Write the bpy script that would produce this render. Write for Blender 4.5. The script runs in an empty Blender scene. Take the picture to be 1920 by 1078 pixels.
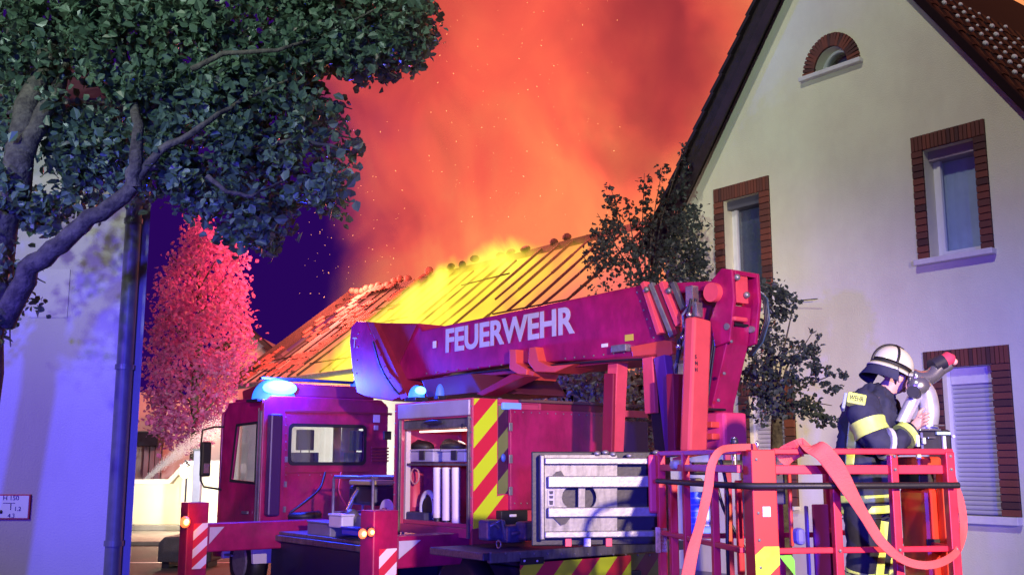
import bpy, bmesh, math, random
from mathutils import Vector, Matrix, noise
from mathutils.geometry import tessellate_polygon
random.seed(7)
R = math.radians
sc = bpy.context.scene
col = sc.collection

# ------------------------------------------------------------------ camera
F = 1950.0
TH = math.atan(0.1677)
CT, ST = math.cos(TH), math.sin(TH)
EYE = Vector((0, 0, 2.1))
cam_d = bpy.data.cameras.new('camera')
cam = bpy.data.objects.new('camera', cam_d)
col.objects.link(cam)
cam.location = EYE
cam.rotation_euler = (R(90) + TH, 0, 0)
cam_d.sensor_width = 36
cam_d.lens = F / 1920 * 36
cam_d.clip_end = 600
sc.camera = cam

def ray(px, py):
    u = (px - 960) / F
    v = (539 - py) / F
    return Vector((u, CT - v * ST, ST + v * CT))
def atY(px, py, Y):
    r = ray(px, py)
    return EYE + r * (Y / r.y)

# ------------------------------------------------------------------ world, sun, exposure
w = bpy.data.worlds.new('World')
sc.world = w
w.use_nodes = True
nt = w.node_tree
bg = nt.nodes['Background']
sky = nt.nodes.new('ShaderNodeTexSky')
sky.sky_type = 'NISHITA'
sky.sun_disc = False
sky.sun_elevation = R(-4)
sky.sun_rotation = R(215)
mxw = nt.nodes.new('ShaderNodeMix')
mxw.data_type = 'RGBA'
mxw.inputs[0].default_value = 0.93
nt.links.new(sky.outputs[0], mxw.inputs[6])
mxw.inputs[7].default_value = (0.30, 0.025, 1.45, 1)
nt.links.new(mxw.outputs[2], bg.inputs[0])
bg.inputs[1].default_value = 0.075

sun_d = bpy.data.lights.new('sun', 'SUN')
sun_d.energy = 0.98
sun_d.angle = R(3)
sun_d.color = (1.0, 0.96, 0.80)
sun = bpy.data.objects.new('sun', sun_d)
col.objects.link(sun)
sun.rotation_euler = Vector((-0.45, -0.65, 0.62)).to_track_quat('Z', 'Y').to_euler()

sc.view_settings.view_transform = 'Standard'
sc.view_settings.look = 'None'
sc.view_settings.exposure = 0
sc.view_settings.gamma = 1
sc.view_settings.use_curve_mapping = False
sc.cycles.use_denoising = True
sc.cycles.volume_step_rate = 0.6
sc.cycles.volume_max_steps = 160
sc.cycles.max_bounces = 6
sc.cycles.transparent_max_bounces = 16
sc.cycles.volume_bounces = 0
sc.cycles.sample_clamp_indirect = 4

def lamp(name, kind, pos, energy, color, radius=0.2, target=None, spot=60, blend=0.6, scale=None):
    d = bpy.data.lights.new(name, kind)
    d.energy = energy
    d.color = color
    d.shadow_soft_size = radius
    if kind == 'SPOT':
        d.spot_size = R(spot)
        d.spot_blend = blend
    o = bpy.data.objects.new(name, d)
    col.objects.link(o)
    o.location = pos
    if target:
        o.rotation_euler = (Vector(pos) - Vector(target)).to_track_quat('Z', 'Y').to_euler()
    if scale:
        o.scale = scale
    return o
# the blue beacons of the next engine, parked behind the photographer
lamp('beacon_light', 'SPOT', (0.6, -9, 2.7), 14500, (0.06, 0.06, 1.0), 0.25, (-0.5, 12, 2.2), 120, 1.0, (1.0, 0.12, 1.0))
lamp('beacon_light', 'SPOT', (-7.0, -2, 2.9), 5200, (0.12, 0.05, 1.0), 0.2, (0.5, 13, 2.6), 60, 1.0, (1.0, 0.35, 1.0))
# the work light of that engine, raking along the gable wall on to the rear of the platform truck
lamp('work_light', 'SPOT', (4.2, -4.0, 4.4), 12500, (1.0, 0.72, 0.50), 0.15, (1.2, 11.5, 2.2), 36, 0.9)
lamp('crown_fill_light', 'SPOT', (-5.5, -5.0, 5.5), 5600, (0.80, 1.0, 0.90), 0.3, (-3.1, 7.0, 7.6), 46, 0.8)  # added spot, aimed up at the left tree's crown to brighten its leaves

# ------------------------------------------------------------------ frames
AX = Vector((-0.6097, 0.7926, 0)).normalized()       # the street's direction, away to the left
ANG = math.atan2(AX.y, AX.x)
def frame(x, y, z=0):
    return Matrix.Translation((x, y, z)) @ Matrix.Rotation(ANG, 4, 'Z')
def hit(fr, px, py, x=None, y=None, z=None):
    inv = fr.inverted()
    o = inv @ EYE
    d = inv.to_3x3() @ ray(px, py)
    if x is not None: t = (x - o.x) / d.x
    elif y is not None: t = (y - o.y) / d.y
    else: t = (z - o.z) / d.z
    return o + d * t

# ------------------------------------------------------------------ mesh building
class MB:
    def __init__(s, M=None):
        s.v, s.f, s.mi, s.sm = [], [], [], []
        s.M = M or Matrix.Identity(4)
        s.m = 0
        s.smooth = False
    def add(s, vs, fs):
        b = len(s.v)
        s.v += [s.M @ Vector(p) for p in vs]
        for f in fs:
            s.f.append([b + i for i in f]); s.mi.append(s.m); s.sm.append(s.smooth)
        return s
    def box(s, x0, x1, y0, y1, z0, z1):
        x0, x1 = min(x0, x1), max(x0, x1); y0, y1 = min(y0, y1), max(y0, y1); z0, z1 = min(z0, z1), max(z0, z1)
        return s.add([(x0,y0,z0),(x1,y0,z0),(x1,y1,z0),(x0,y1,z0),(x0,y0,z1),(x1,y0,z1),(x1,y1,z1),(x0,y1,z1)],
                     [(0,3,2,1),(4,5,6,7),(0,1,5,4),(1,2,6,5),(2,3,7,6),(3,0,4,7)])
    def poly(s, pts, a0, a1, axis='y', holes=()):
        """closed outline(s) in two axes, extruded along the third from a0 to a1"""
        def P(p, a):
            if axis == 'y': return (p[0], a, p[1])
            if axis == 'x': return (a, p[0], p[1])
            return (p[0], p[1], a)
        loops = [list(pts)] + [list(h) for h in holes]
        flat = [p for l in loops for p in l]
        tris = tessellate_polygon([[Vector((p[0], p[1], 0)) for p in l] for l in loops])
        n = len(flat)
        vs = [P(p, a0) for p in flat] + [P(p, a1) for p in flat]
        fs = []
        for t in tris:
            fs.append(tuple(t)); fs.append(tuple(n + i for i in reversed(t)))
        b = 0
        for l in loops:
            k = len(l)
            for i in range(k):
                j = (i + 1) % k
                fs.append((b + i, b + j, n + b + j, n + b + i))
            b += k
        return s.add(vs, fs)
    def bar(s, p, q, w, h, up=(0, 0, 1)):
        p, q = Vector(p), Vector(q)
        d = (q - p).normalized()
        u = Vector(up)
        if abs(d.dot(u)) > 0.97: u = Vector((1, 0, 0))
        a = d.cross(u).normalized() * w / 2
        b = a.cross(d).normalized() * h / 2
        vs = [p - a - b, p + a - b, p + a + b, p - a + b, q - a - b, q + a - b, q + a + b, q - a + b]
        return s.add(vs, [(0,1,2,3),(7,6,5,4),(0,4,5,1),(1,5,6,2),(2,6,7,3),(3,7,4,0)])
    def tube(s, pts, r, n=10, flat=None, close=False):
        pts = [Vector(p) for p in pts]
        rs = r if isinstance(r, (list, tuple)) else [r] * len(pts)
        vs, fs = [], []
        ref = None
        sm = s.smooth; s.smooth = True
        for i, p in enumerate(pts):
            a = pts[max(i - 1, 0)]; b = pts[min(i + 1, len(pts) - 1)]
            d = (b - a).normalized()
            if ref is None:
                ref = Vector((0, 0, 1)) if abs(d.z) < 0.9 else Vector((1, 0, 0))
                if flat: ref = Vector(flat)
            u = (ref - d * ref.dot(d)).normalized()
            ref = u
            v = d.cross(u)
            k2 = 0.16 if flat else 1
            for k in range(n):
                t = 2 * math.pi * k / n
                vs.append(p + u * math.cos(t) * rs[i] * k2 + v * math.sin(t) * rs[i])
        for i in range(len(pts) - 1):
            for k in range(n):
                j = (k + 1) % n
                fs.append((i*n + k, i*n + j, (i+1)*n + j, (i+1)*n + k))
        s.add(vs, fs)
        s.smooth = False
        s.add(vs[:n], [tuple(reversed(range(n)))])
        s.add(vs[-n:], [tuple(range(n))])
        s.smooth = sm
        return s
    def ball(s, c, rx, ry=None, rz=None, n=12, m=8, rot=None, zmin=-1.0):
        ry = ry or rx; rz = rz or rx
        c = Vector(c)
        sm = s.smooth; s.smooth = True
        vs, fs = [], []
        t0 = math.asin(zmin)
        for i in range(m + 1):
            t = t0 + (math.pi / 2 - t0) * i / m
            for k in range(n):
                a = 2 * math.pi * k / n
                p = Vector((rx * math.cos(t) * math.cos(a), ry * math.cos(t) * math.sin(a), rz * math.sin(t)))
                if rot: p = rot @ p
                vs.append(c + p)
        for i in range(m):
            for k in range(n):
                j = (k + 1) % n
                fs.append((i*n + k, i*n + j, (i+1)*n + j, (i+1)*n + k))
        s.add(vs, fs)
        s.smooth = sm
        return s

def worldmat(o):
    M = Matrix.LocRotScale(o.location, o.rotation_euler, o.scale)
    return worldmat(o.parent) @ M if o.parent else M
def obj(name, mb, mats, parent=None, bevel=0, seg=2, kind=None, origin=None, **tags):
    """link a mesh built in world coordinates; a child takes its parent's frame"""
    me = bpy.data.meshes.new(name)
    if parent is not None:
        I = worldmat(parent).inverted()
    elif origin is not None:
        I = origin.inverted()
    else:
        I = Matrix.Identity(4)
    me.from_pydata([tuple(I @ v) for v in mb.v], [], mb.f)
    ms = mats if isinstance(mats, (list, tuple)) else [mats]
    for m in ms: me.materials.append(m)
    me.polygons.foreach_set('material_index', mb.mi)
    me.polygons.foreach_set('use_smooth', mb.sm)
    me.update()
    if len(mb.f) < 3000:
        bm = bmesh.new(); bm.from_mesh(me)
        bmesh.ops.recalc_face_normals(bm, faces=bm.faces)
        bm.to_mesh(me); bm.free()
    o = bpy.data.objects.new(name, me)
    if origin is not None and parent is None:
        o.location = origin.to_translation(); o.rotation_euler = origin.to_euler()
    col.objects.link(o)
    if parent is not None: o.parent = parent
    if bevel:
        b = o.modifiers.new('bevel', 'BEVEL')
        b.width = bevel; b.segments = seg; b.limit_method = 'ANGLE'; b.angle_limit = R(40)
    if kind: o['kind'] = kind
    for k, v in tags.items(): o[k] = v
    return o
def thing(name, label, cat, M=None, loc=None, group=None):
    o = bpy.data.objects.new(name, None)
    col.objects.link(o)
    if M is not None:
        o.location = M.to_translation(); o.rotation_euler = M.to_euler()
    if loc is not None: o.location = loc
    o['label'] = label; o['category'] = cat
    if group: o['group'] = group
    o.empty_display_size = 0.2
    return o
def tag(o, label, cat, group=None):
    o['label'] = label; o['category'] = cat
    if group: o['group'] = group
    return o
def inst(name, mesh, parent, M, bevel=0):
    """a repeated piece that shares its mesh; M is in the parent's frame"""
    o = bpy.data.objects.new(name, mesh)
    col.objects.link(o)
    o.parent = parent
    l, r, s = M.decompose()
    o.location = l; o.rotation_euler = r.to_euler(); o.scale = s
    return o

# ------------------------------------------------------------------ materials
def mat(name, c, rough=0.6, metal=0, coat=0, var=0.0, vscale=3.0, bump=0.0, bscale=40.0, c2=None, spec=0.5, trans=0.0):
    m = bpy.data.materials.new(name)
    m.use_nodes = True
    n, l = m.node_tree.nodes, m.node_tree.links
    b = n['Principled BSDF']
    b.inputs['Base Color'].default_value = (*c, 1)
    b.inputs['Roughness'].default_value = rough
    b.inputs['Metallic'].default_value = metal
    b.inputs['Coat Weight'].default_value = coat
    b.inputs['Coat Roughness'].default_value = 0.08
    b.inputs['Specular IOR Level'].default_value = spec
    tc = n.new('ShaderNodeTexCoord')
    if var or c2:
        no = n.new('ShaderNodeTexNoise')
        no.inputs['Scale'].default_value = vscale
        no.inputs['Detail'].default_value = 6
        no.inputs['Roughness'].default_value = 0.65
        l.new(tc.outputs['Object'], no.inputs['Vector'])
        rp = n.new('ShaderNodeValToRGB')
        rp.color_ramp.elements[0].position = 0.32
        rp.color_ramp.elements[1].position = 0.68
        a = c2 if c2 else tuple(x * (1 - var) for x in c)
        z = c if c2 else tuple(min(1, x * (1 + var)) for x in c)
        rp.color_ramp.elements[0].color = (*a, 1)
        rp.color_ramp.elements[1].color = (*z, 1)
        l.new(no.outputs['Fac'], rp.inputs['Fac'])
        l.new(rp.outputs['Color'], b.inputs['Base Color'])
        if not metal:
            mr = n.new('ShaderNodeMapRange')
            mr.inputs['To Min'].default_value = max(0.05, rough - 0.12)
            mr.inputs['To Max'].default_value = min(1, rough + 0.12)
            l.new(no.outputs['Fac'], mr.inputs['Value'])
            l.new(mr.outputs[0], b.inputs['Roughness'])
    if bump:
        nb = n.new('ShaderNodeTexNoise')
        nb.inputs['Scale'].default_value = bscale
        nb.inputs['Detail'].default_value = 5
        l.new(tc.outputs['Object'], nb.inputs['Vector'])
        bp = n.new('ShaderNodeBump')
        bp.inputs['Strength'].default_value = bump
        bp.inputs['Distance'].default_value = 0.02
        l.new(nb.outputs['Fac'], bp.inputs['Height'])
        l.new(bp.outputs[0], b.inputs['Normal'])
    if trans:
        tr = n.new('ShaderNodeBsdfTranslucent')
        mx = n.new('ShaderNodeMixShader')
        mx.inputs[0].default_value = trans
        tr.inputs[0].default_value = (*[min(1, x * 1.6) for x in c], 1)
        l.new(b.outputs[0], mx.inputs[1]); l.new(tr.outputs[0], mx.inputs[2])
        l.new(mx.outputs[0], n['Material Output'].inputs['Surface'])
    return m
def emit(name, c, s):
    m = bpy.data.materials.new(name)
    m.use_nodes = True
    b = m.node_tree.nodes['Principled BSDF']
    b.inputs['Base Color'].default_value = (0.1, 0.1, 0.1, 1)
    b.inputs['Emission Color'].default_value = (*c, 1)
    b.inputs['Emission Strength'].default_value = s
    return m
def glass(name, tint=(0.9, 0.95, 1), alpha=0.12, rough=0.03):
    m = bpy.data.materials.new(name)
    m.use_nodes = True
    n, l = m.node_tree.nodes, m.node_tree.links
    gl = n.new('ShaderNodeBsdfGlossy'); gl.inputs['Roughness'].default_value = rough
    tr = n.new('ShaderNodeBsdfTransparent'); tr.inputs[0].default_value = (*tint, 1)
    mx = n.new('ShaderNodeMixShader'); mx.inputs[0].default_value = alpha
    l.new(tr.outputs[0], mx.inputs[1]); l.new(gl.outputs[0], mx.inputs[2])
    l.new(mx.outputs[0], n['Material Output'].inputs['Surface'])
    return m
def stripes(name, ca, cb, width, kx, kz, axis='Y', off=0.0, rough=0.35):
    """flat printed diagonal stripes"""
    m = mat(name, ca, rough)
    n, l = m.node_tree.nodes, m.node_tree.links
    tc = n.new('ShaderNodeTexCoord')
    sp = n.new('ShaderNodeSeparateXYZ')
    l.new(tc.outputs['Object'], sp.inputs[0])
    a = n.new('ShaderNodeMath'); a.operation = 'MULTIPLY'; a.inputs[1].default_value = kx
    l.new(sp.outputs[axis], a.inputs[0])
    b = n.new('ShaderNodeMath'); b.operation = 'MULTIPLY_ADD'; b.inputs[1].default_value = kz
    l.new(sp.outputs['Z'], b.inputs[0]); l.new(a.outputs[0], b.inputs[2])
    c = n.new('ShaderNodeMath'); c.operation = 'MULTIPLY_ADD'; c.inputs[1].default_value = 0.5 / width; c.inputs[2].default_value = off
    l.new(b.outputs[0], c.inputs[0])
    d = n.new('ShaderNodeMath'); d.operation = 'FRACT'
    l.new(c.outputs[0], d.inputs[0])
    e = n.new('ShaderNodeMath'); e.operation = 'GREATER_THAN'; e.inputs[1].default_value = 0.5
    l.new(d.outputs[0], e.inputs[0])
    mx = n.new('ShaderNodeMix'); mx.data_type = 'RGBA'
    mx.inputs[6].default_value = (*ca, 1); mx.inputs[7].default_value = (*cb, 1)
    l.new(e.outputs[0], mx.inputs[0])
    l.new(mx.outputs[2], n['Principled BSDF'].inputs['Base Color'])
    return m

RED = mat('red_paint', (0.35, 0.004, 0.085), 0.42, coat=0.35, var=0.22, vscale=3.2, bump=0.02, bscale=8)
REDP = mat('red_primer', (0.72, 0.07, 0.11), 0.5, var=0.12, vscale=4, bump=0.05, bscale=20)
DARKRED = mat('dark_red_paint', (0.25, 0.012, 0.04), 0.45, var=0.15)
BLACK = mat('black_rubber', (0.012, 0.012, 0.016), 0.5, bump=0.1)
NAVY = mat('dark_plastic', (0.018, 0.018, 0.035), 0.42, var=0.3, vscale=8)
STEEL = mat('galvanised_steel', (0.27, 0.27, 0.28), 0.42, metal=0.55, var=0.22, vscale=14, bump=0.08)
ALU = mat('brushed_aluminium', (0.17, 0.17, 0.17), 0.45, metal=0.55, var=0.14, vscale=9, bump=0.05)
CHROME = mat('polished_steel', (0.75, 0.76, 0.80), 0.2, metal=0.9, var=0.1, vscale=10)
WHITE = mat('white_paint', (0.78, 0.78, 0.78), 0.4, var=0.05)
PRINT = mat('white_lettering', (0.52, 0.52, 0.58), 0.45, var=0.06, vscale=8)
BLACKPRINT = mat('black_print', (0.02, 0.02, 0.04), 0.6)
HIVIS = mat('fluorescent_yellow', (0.62, 0.80, 0.05), 0.4, var=0.1, vscale=20)
GLASS = glass('window_glass')
CHEV = stripes('chevron_print', (0.62, 0.02, 0.05), (0.60, 0.82, 0.02), 0.25, 1.0, 1.0, 'Y')
CHEV2 = stripes('bumper_chevron_print', (0.62, 0.02, 0.05), (0.60, 0.82, 0.02), 0.27, 1.0, 1.0, 'Y')
REDWHITE = stripes('red_white_print', (0.66, 0.03, 0.07), (0.82, 0.82, 0.85), 0.15, 1.0, 1.15, 'Y', 0.3)
PLASTER = mat('cream_plaster', (0.86, 0.88, 0.64), 0.9, c2=(0.74, 0.71, 0.53), vscale=0.55, bump=0.35, bscale=60)
PLASTER2 = mat('lilac_plaster', (0.48, 0.44, 0.46), 0.9, var=0.05, vscale=0.8, bump=0.3, bscale=70)
PLASTER3 = mat('pale_plaster', (0.76, 0.74, 0.66), 0.9, var=0.08, vscale=0.7, bump=0.3, bscale=30)
BRICK = [mat('clinker_brick_%s' % k, c, 0.75, var=0.25, vscale=12, bump=0.3) for k, c in
         (('brown', (0.15, 0.05, 0.035)), ('red', (0.20, 0.058, 0.036)), ('dark', (0.09, 0.035, 0.03)))]
MORTAR = mat('dark_mortar', (0.045, 0.03, 0.03), 0.95, bump=0.3)
TILE = mat('dark_roof_tile', (0.022, 0.012, 0.014), 0.7, var=0.35, vscale=6, bump=0.3)
TIMBER = mat('charred_timber', (0.022, 0.012, 0.010), 0.85, var=0.5, vscale=5, bump=0.5, bscale=25)
CLAY = mat('clay_tile', (0.34, 0.10, 0.06), 0.8, c2=(0.16, 0.05, 0.04), vscale=2.2, bump=0.4, bscale=18)
BARK = mat('tree_bark', (0.13, 0.12, 0.09), 0.9, c2=(0.025, 0.02, 0.02), vscale=14, bump=1.0, bscale=26)
def leafmat(name, c, c2, trans=0.25, rough=0.45):
    m = mat(name, c, rough, c2=c2, vscale=2.2, trans=trans, spec=0.45)
    return m
LEAF = leafmat('tree_leaf', (0.13, 0.21, 0.13), (0.035, 0.075, 0.05), 0.2, 0.38)
LEAF2 = leafmat('garden_leaf', (0.40, 0.10, 0.36), (0.14, 0.07, 0.12), 0.45)  # pink of the firelight is put into the leaf colour
LEAF3 = leafmat('shrub_leaf', (0.05, 0.075, 0.065), (0.018, 0.026, 0.028), 0.3)

def streaks(m, lo=0.72, hi=1.08, sx=3.0, sz=0.22, p0=0.35, p1=0.6):
    """dirt run down by rain: a stretched noise multiplied into the colour"""
    n, l = m.node_tree.nodes, m.node_tree.links
    b = n['Principled BSDF']
    tc = n.new('ShaderNodeTexCoord'); mp = n.new('ShaderNodeMapping'); mp.inputs['Scale'].default_value = (sx, sx, sz)
    no = n.new('ShaderNodeTexNoise'); no.inputs['Scale'].default_value = 1.6; no.inputs['Detail'].default_value = 7; no.inputs['Roughness'].default_value = .7
    l.new(tc.outputs['Object'], mp.inputs[0]); l.new(mp.outputs[0], no.inputs['Vector'])
    mr = n.new('ShaderNodeMapRange'); l.new(no.outputs['Fac'], mr.inputs['Value'])
    mr.inputs['From Min'].default_value = p0; mr.inputs['From Max'].default_value = p1
    mr.inputs['To Min'].default_value = lo; mr.inputs['To Max'].default_value = hi
    mx = n.new('ShaderNodeVectorMath'); mx.operation = 'SCALE'
    src = b.inputs['Base Color'].links[0].from_socket if b.inputs['Base Color'].links else None
    if src: l.new(src, mx.inputs[0])
    else: mx.inputs[0].default_value = b.inputs['Base Color'].default_value[:3]
    l.new(mr.outputs[0], mx.inputs['Scale'])
    l.new(mx.outputs[0], b.inputs['Base Color'])
streaks(PLASTER, .93, 1.02, .7, .25)
streaks(PLASTER2, .93, 1.02, .7, .2)
streaks(RED, .72, 1.08, 2.2, 1.2, .35, .6)
streaks(ALU, .6, 1.15, 9, 2)
streaks(PIPE_, .7, 1.1, 6, .3) if 0 else None

# ------------------------------------------------------------------ ground
asphalt = mat('asphalt', (0.052, 0.052, 0.058), 0.75, var=0.25, vscale=1.2, bump=0.5, bscale=50)
paving = mat('paving', (0.24, 0.23, 0.22), 0.8, var=0.2, vscale=1.5, bump=0.4, bscale=20)
g = MB(); g.box(-250, 250, -120, 400, -0.3, 0)
obj('ground', g, asphalt, kind='structure')
fr_h = frame(5.23, 12.3)
fr_t = frame(-0.465, 12.36)
fr_b = frame(2.19, 29.8)
g = MB(fr_h); g.box(-16, 4.6, 0.0, 1.1, 0.0, 0.12)
obj('pavement', g, paving, kind='structure', bevel=0.02)
g = MB(); g.box(-40, -4.6, 27.2, 60, 0.0, 0.11)
obj('pavement', g, paving, kind='structure', bevel=0.02)
g = MB(); g.box(-30, -5.2, 22.6, 22.75, 0.004, 0.008)
obj('road_marking', g, WHITE, kind='structure')

# ------------------------------------------------------------------ gable house
house = thing('gable_house', 'cream plastered gable house with brick framed windows at right edge', 'house', M=fr_h)
def hp(px, py, y=0.0):
    p = hit(fr_h, px, py, y=y)
    return (p.x, p.z)
def rect(px0, py0, px1, py1):
    a = hp(px0, py0); b = hp(px1, py1)
    return min(a[0], b[0]), max(a[0], b[0]), min(a[1], b[1]), max(a[1], b[1])
apex = hp(1547, -171)
lowL = hp(1247, 468)
lowR = hp(2150, 438)
wins = {}
# opening rectangles (x0,x1,z0,z1) in the wall's plane; x grows to the left of the picture
def opening(pl, pt, pr, pb, plr, ptr):
    """left px, top py at the left, right px, bottom py (at left)"""
    xl = hp(pl, pt)[0]; xr = hp(pr, ptr)[0]
    zt = hp(pl, pt)[1]; zb = hp(pl, pb)[1]
    return xr, xl, zb, zt
W_up = opening(1731, 283, 1826, 488, 0, 262)
W_left = opening(1357, 378, 1425, 560, 0, 366)
W_low = opening(1766, 690, 1859, 963, 0, 680)
W_tree = opening(1404, 742, 1470, 945, 0, 735)
arch_c = hp(1561, 134)
ax0 = hp(1508, 150)[0]; ax1 = hp(1614, 120)[0]
arch_R = (ax0 - ax1) / 2
arch_cx = (ax0 + ax1) / 2
arch_cz = hp(1508, 150)[1] + 0.02
AR = arch_R * 0.60
def rectpts(W): return [(W[0], W[2]), (W[1], W[2]), (W[1], W[3]), (W[0], W[3])]
arch_hole = [(arch_cx + AR * math.cos(t), arch_cz + AR * 1.12 * math.sin(t)) for t in [math.pi * k / 14 for k in range(15)]]
wall = MB(fr_h)
outer = [(lowL[0], 0.0), (lowL[0], lowL[1]), apex, lowR, (lowR[0], 0.0)]
wall.poly(outer, 0.0, -0.32, 'y', [rectpts(W_up), rectpts(W_left), rectpts(W_low), rectpts(W_tree), arch_hole])
wo = obj('wall', wall, PLASTER, house)
plinth = MB(fr_h); plinth.box(lowL[0] + 0.0, lowR[0], 0.003, 0.04, 0.0, 0.55)
obj('plinth', plinth, mat('grey_render', (0.3, 0.29, 0.27), 0.9, var=0.15, bump=0.4), house)
sw = MB(fr_h); sw.box(lowL[0] - 0.3, lowL[0], -9, -0.325, 0, lowL[1] - 0.1)
obj('side_wall', sw, PLASTER, house)
# the bricks round the openings: one shared brick mesh per colour
def brickmesh(m, i):
    b = MB(); b.box(-0.5, 0.5, -0.5, 0.5, -0.5, 0.5)
    me = bpy.data.meshes.new('brick')
    bm = bmesh.new()
    vs = [bm.verts.new(v) for v in b.v]
    for f in b.f: bm.faces.new([vs[k] for k in f])
    bmesh.ops.bevel(bm, geom=[e for e in bm.edges if abs((e.verts[0].co - e.verts[1].co).y) < 0.1 and e.verts[0].co.y > 0], offset=0.05, segments=1, affect='EDGES')
    bm.to_mesh(me); bm.free()
    me.materials.append(m)
    return me
BM = [brickmesh(m, i) for i, m in enumerate(BRICK)]
def brick(x, z, lx, lz, rot=0.0, wet=0.0):
    M = Matrix.Translation((x, 0.012 + random.uniform(-0.003, 0.004), z)) @ Matrix.Rotation(rot, 4, 'Y') @ Matrix.Diagonal((lx, 0.05, lz, 1))
    inst('brick', random.choices(BM, (5, 4, 2))[0], house, M)
def surround(W, bw, th, pitch, zb=None):
    x0, x1, z0, z1 = W
    mb = MB(fr_h)
    # recessed mortar bed
    mb.box(x0 - bw, x0 - 0.002, 0.002, 0.008, z0, z1 + th); mb.box(x1 + 0.002, x1 + bw, 0.002, 0.008, z0, z1 + th)
    mb.box(x0 - 0.002, x1 + 0.002, 0.002, 0.008, z1 + 0.002, z1 + th)
    obj('mortar_bed', mb, MORTAR, house)
    n = max(1, round((x1 - x0 + 2 * bw) / 0.052)); s = (x1 - x0 + 2 * bw) / n
    for k in range(n):
        brick(x0 - bw + s * (k + 0.5), z1 + th / 2, s - 0.009, th - 0.006)
    m = max(1, round((z1 - z0) / pitch)); s = (z1 - z0) / m
    for k in range(m):
        z = z0 + s * (k + 0.5)
        brick(x0 - bw / 2, z, bw - 0.006, s - 0.011)
        brick(x1 + bw / 2, z, bw - 0.006, s - 0.011)
bw_up = abs(hp(1731, 400)[0] - hp(1710, 400)[0])
surround(W_up, bw_up, hp(1731, 254)[1] - W_up[3], 0.086)
bw_lf = abs(hp(1357, 450)[0] - hp(1340, 450)[0])
surround(W_left, bw_lf, hp(1357, 352)[1] - W_left[3], 0.092)
bw_lo = abs(hp(1766, 800)[0] - hp(1734, 800)[0])
surround(W_low, bw_lo, hp(1766, 657)[1] - W_low[3], 0.082)
surround(W_tree, bw_lf, 0.2, 0.12)
# arch: voussoirs
N = 25
mb = MB(fr_h)
arcpts = [(arch_cx + (arch_R - 0.004) * math.cos(math.pi * k / 24), arch_cz + (arch_R - 0.004) * 1.12 * math.sin(math.pi * k / 24)) for k in range(25)]
inn = [(arch_cx + (AR + 0.002) * math.cos(math.pi * k / 24), arch_cz + 0.001 + (AR + 0.002) * 1.12 * math.sin(math.pi * k / 24)) for k in range(24, -1, -1)]
mb.poly(arcpts + inn, 0.002, 0.008)
obj('mortar_bed', mb, MORTAR, house)
for k in range(N):
    t = math.pi * (k + 0.5) / N
    rm = (arch_R + AR) / 2
    x = arch_cx + rm * math.cos(t); z = arch_cz + rm * 1.12 * math.sin(t)
    brick(x, z, math.pi * rm / N * 0.92, (arch_R - AR) * 1.02, rot=math.pi / 2 - t)
def sill(xa, xb, z, d=0.11, h=0.05, m=WHITE):
    mb = MB(fr_h); mb.box(xa, xb, -0.16, d, z - h, z)
    obj('window_sill', mb, m, house, bevel=0.008)
sillm = mat('painted_sill', (0.72, 0.70, 0.70), 0.6, var=0.1, vscale=5)
sill(W_up[0] - bw_up - 0.02, W_up[1] + bw_up + 0.02, W_up[2], m=sillm, h=0.07)
sill(W_left[0] - bw_lf, W_left[1] + bw_lf, W_left[2], m=sillm)
sill(W_low[0] - bw_lo, W_low[1] + bw_lo, W_low[2], m=sillm, h=0.09)
sill(W_tree[0] - bw_lf, W_tree[1] + bw_lf, W_tree[2], m=sillm)
sill(arch_cx - arch_R - 0.04, arch_cx + arch_R + 0.04, arch_cz, d=0.09, h=0.06, m=sillm)
DARK = mat('dark_room', (0.012, 0.012, 0.02), 0.9)
CURT = mat('net_curtain', (0.62, 0.68, 0.74), 0.95, var=0.12, vscale=2.0, bump=0.3, bscale=12)
def window(W, rec, curtain=True, fw=0.055, fm=WHITE):
    x0, x1, z0, z1 = W
    mb = MB(fr_h)
    mb.poly(rectpts((x0, x1, z0, z1)), -rec, -rec - 0.06, 'y',
            [[(x0 + fw, z0 + fw), (x1 - fw, z0 + fw), (x1 - fw, z1 - fw), (x0 + fw, z1 - fw)]])
    mb.poly(rectpts((x0 + fw + .004, x1 - fw - .004, z0 + fw + .004, z1 - fw - .004)), -rec + 0.015, -rec - 0.045, 'y',
            [[(x0 + 1.8*fw, z0 + 1.8*fw), (x1 - 1.8*fw, z0 + 1.8*fw), (x1 - 1.8*fw, z1 - 1.8*fw), (x0 + 1.8*fw, z1 - 1.8*fw)]])
    fo = obj('window_frame', mb, fm, house, bevel=0.006)
    mb = MB(fr_h); mb.box(x0 + fw, x1 - fw, -rec - 0.028, -rec - 0.022, z0 + fw, z1 - fw)
    obj('pane', mb, glass('pane_glass', alpha=0.3) if 0 else GLASS, fo)
    mb = MB(fr_h)
    mb.box(x0, x1, -rec - 0.5, -rec - 0.48, z0, z1)
    obj('room_back', mb, DARK, fo)
    if curtain:
        mb = MB(fr_h)
        n = 26
        pts = [(x0 + (x1 - x0) * k / n, -rec - 0.10 + 0.004 * math.sin(k * 1.3)) for k in range(n + 1)]
        vs = [(p[0], p[1], z0) for p in pts] + [(p[0], p[1], z1) for p in pts]
        mb.smooth = True
        mb.add(vs, [(k, k + 1, n + 2 + k, n + 1 + k) for k in range(n)])
        obj('net_curtain', mb, CURT, fo)
window(W_up, 0.20)
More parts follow.
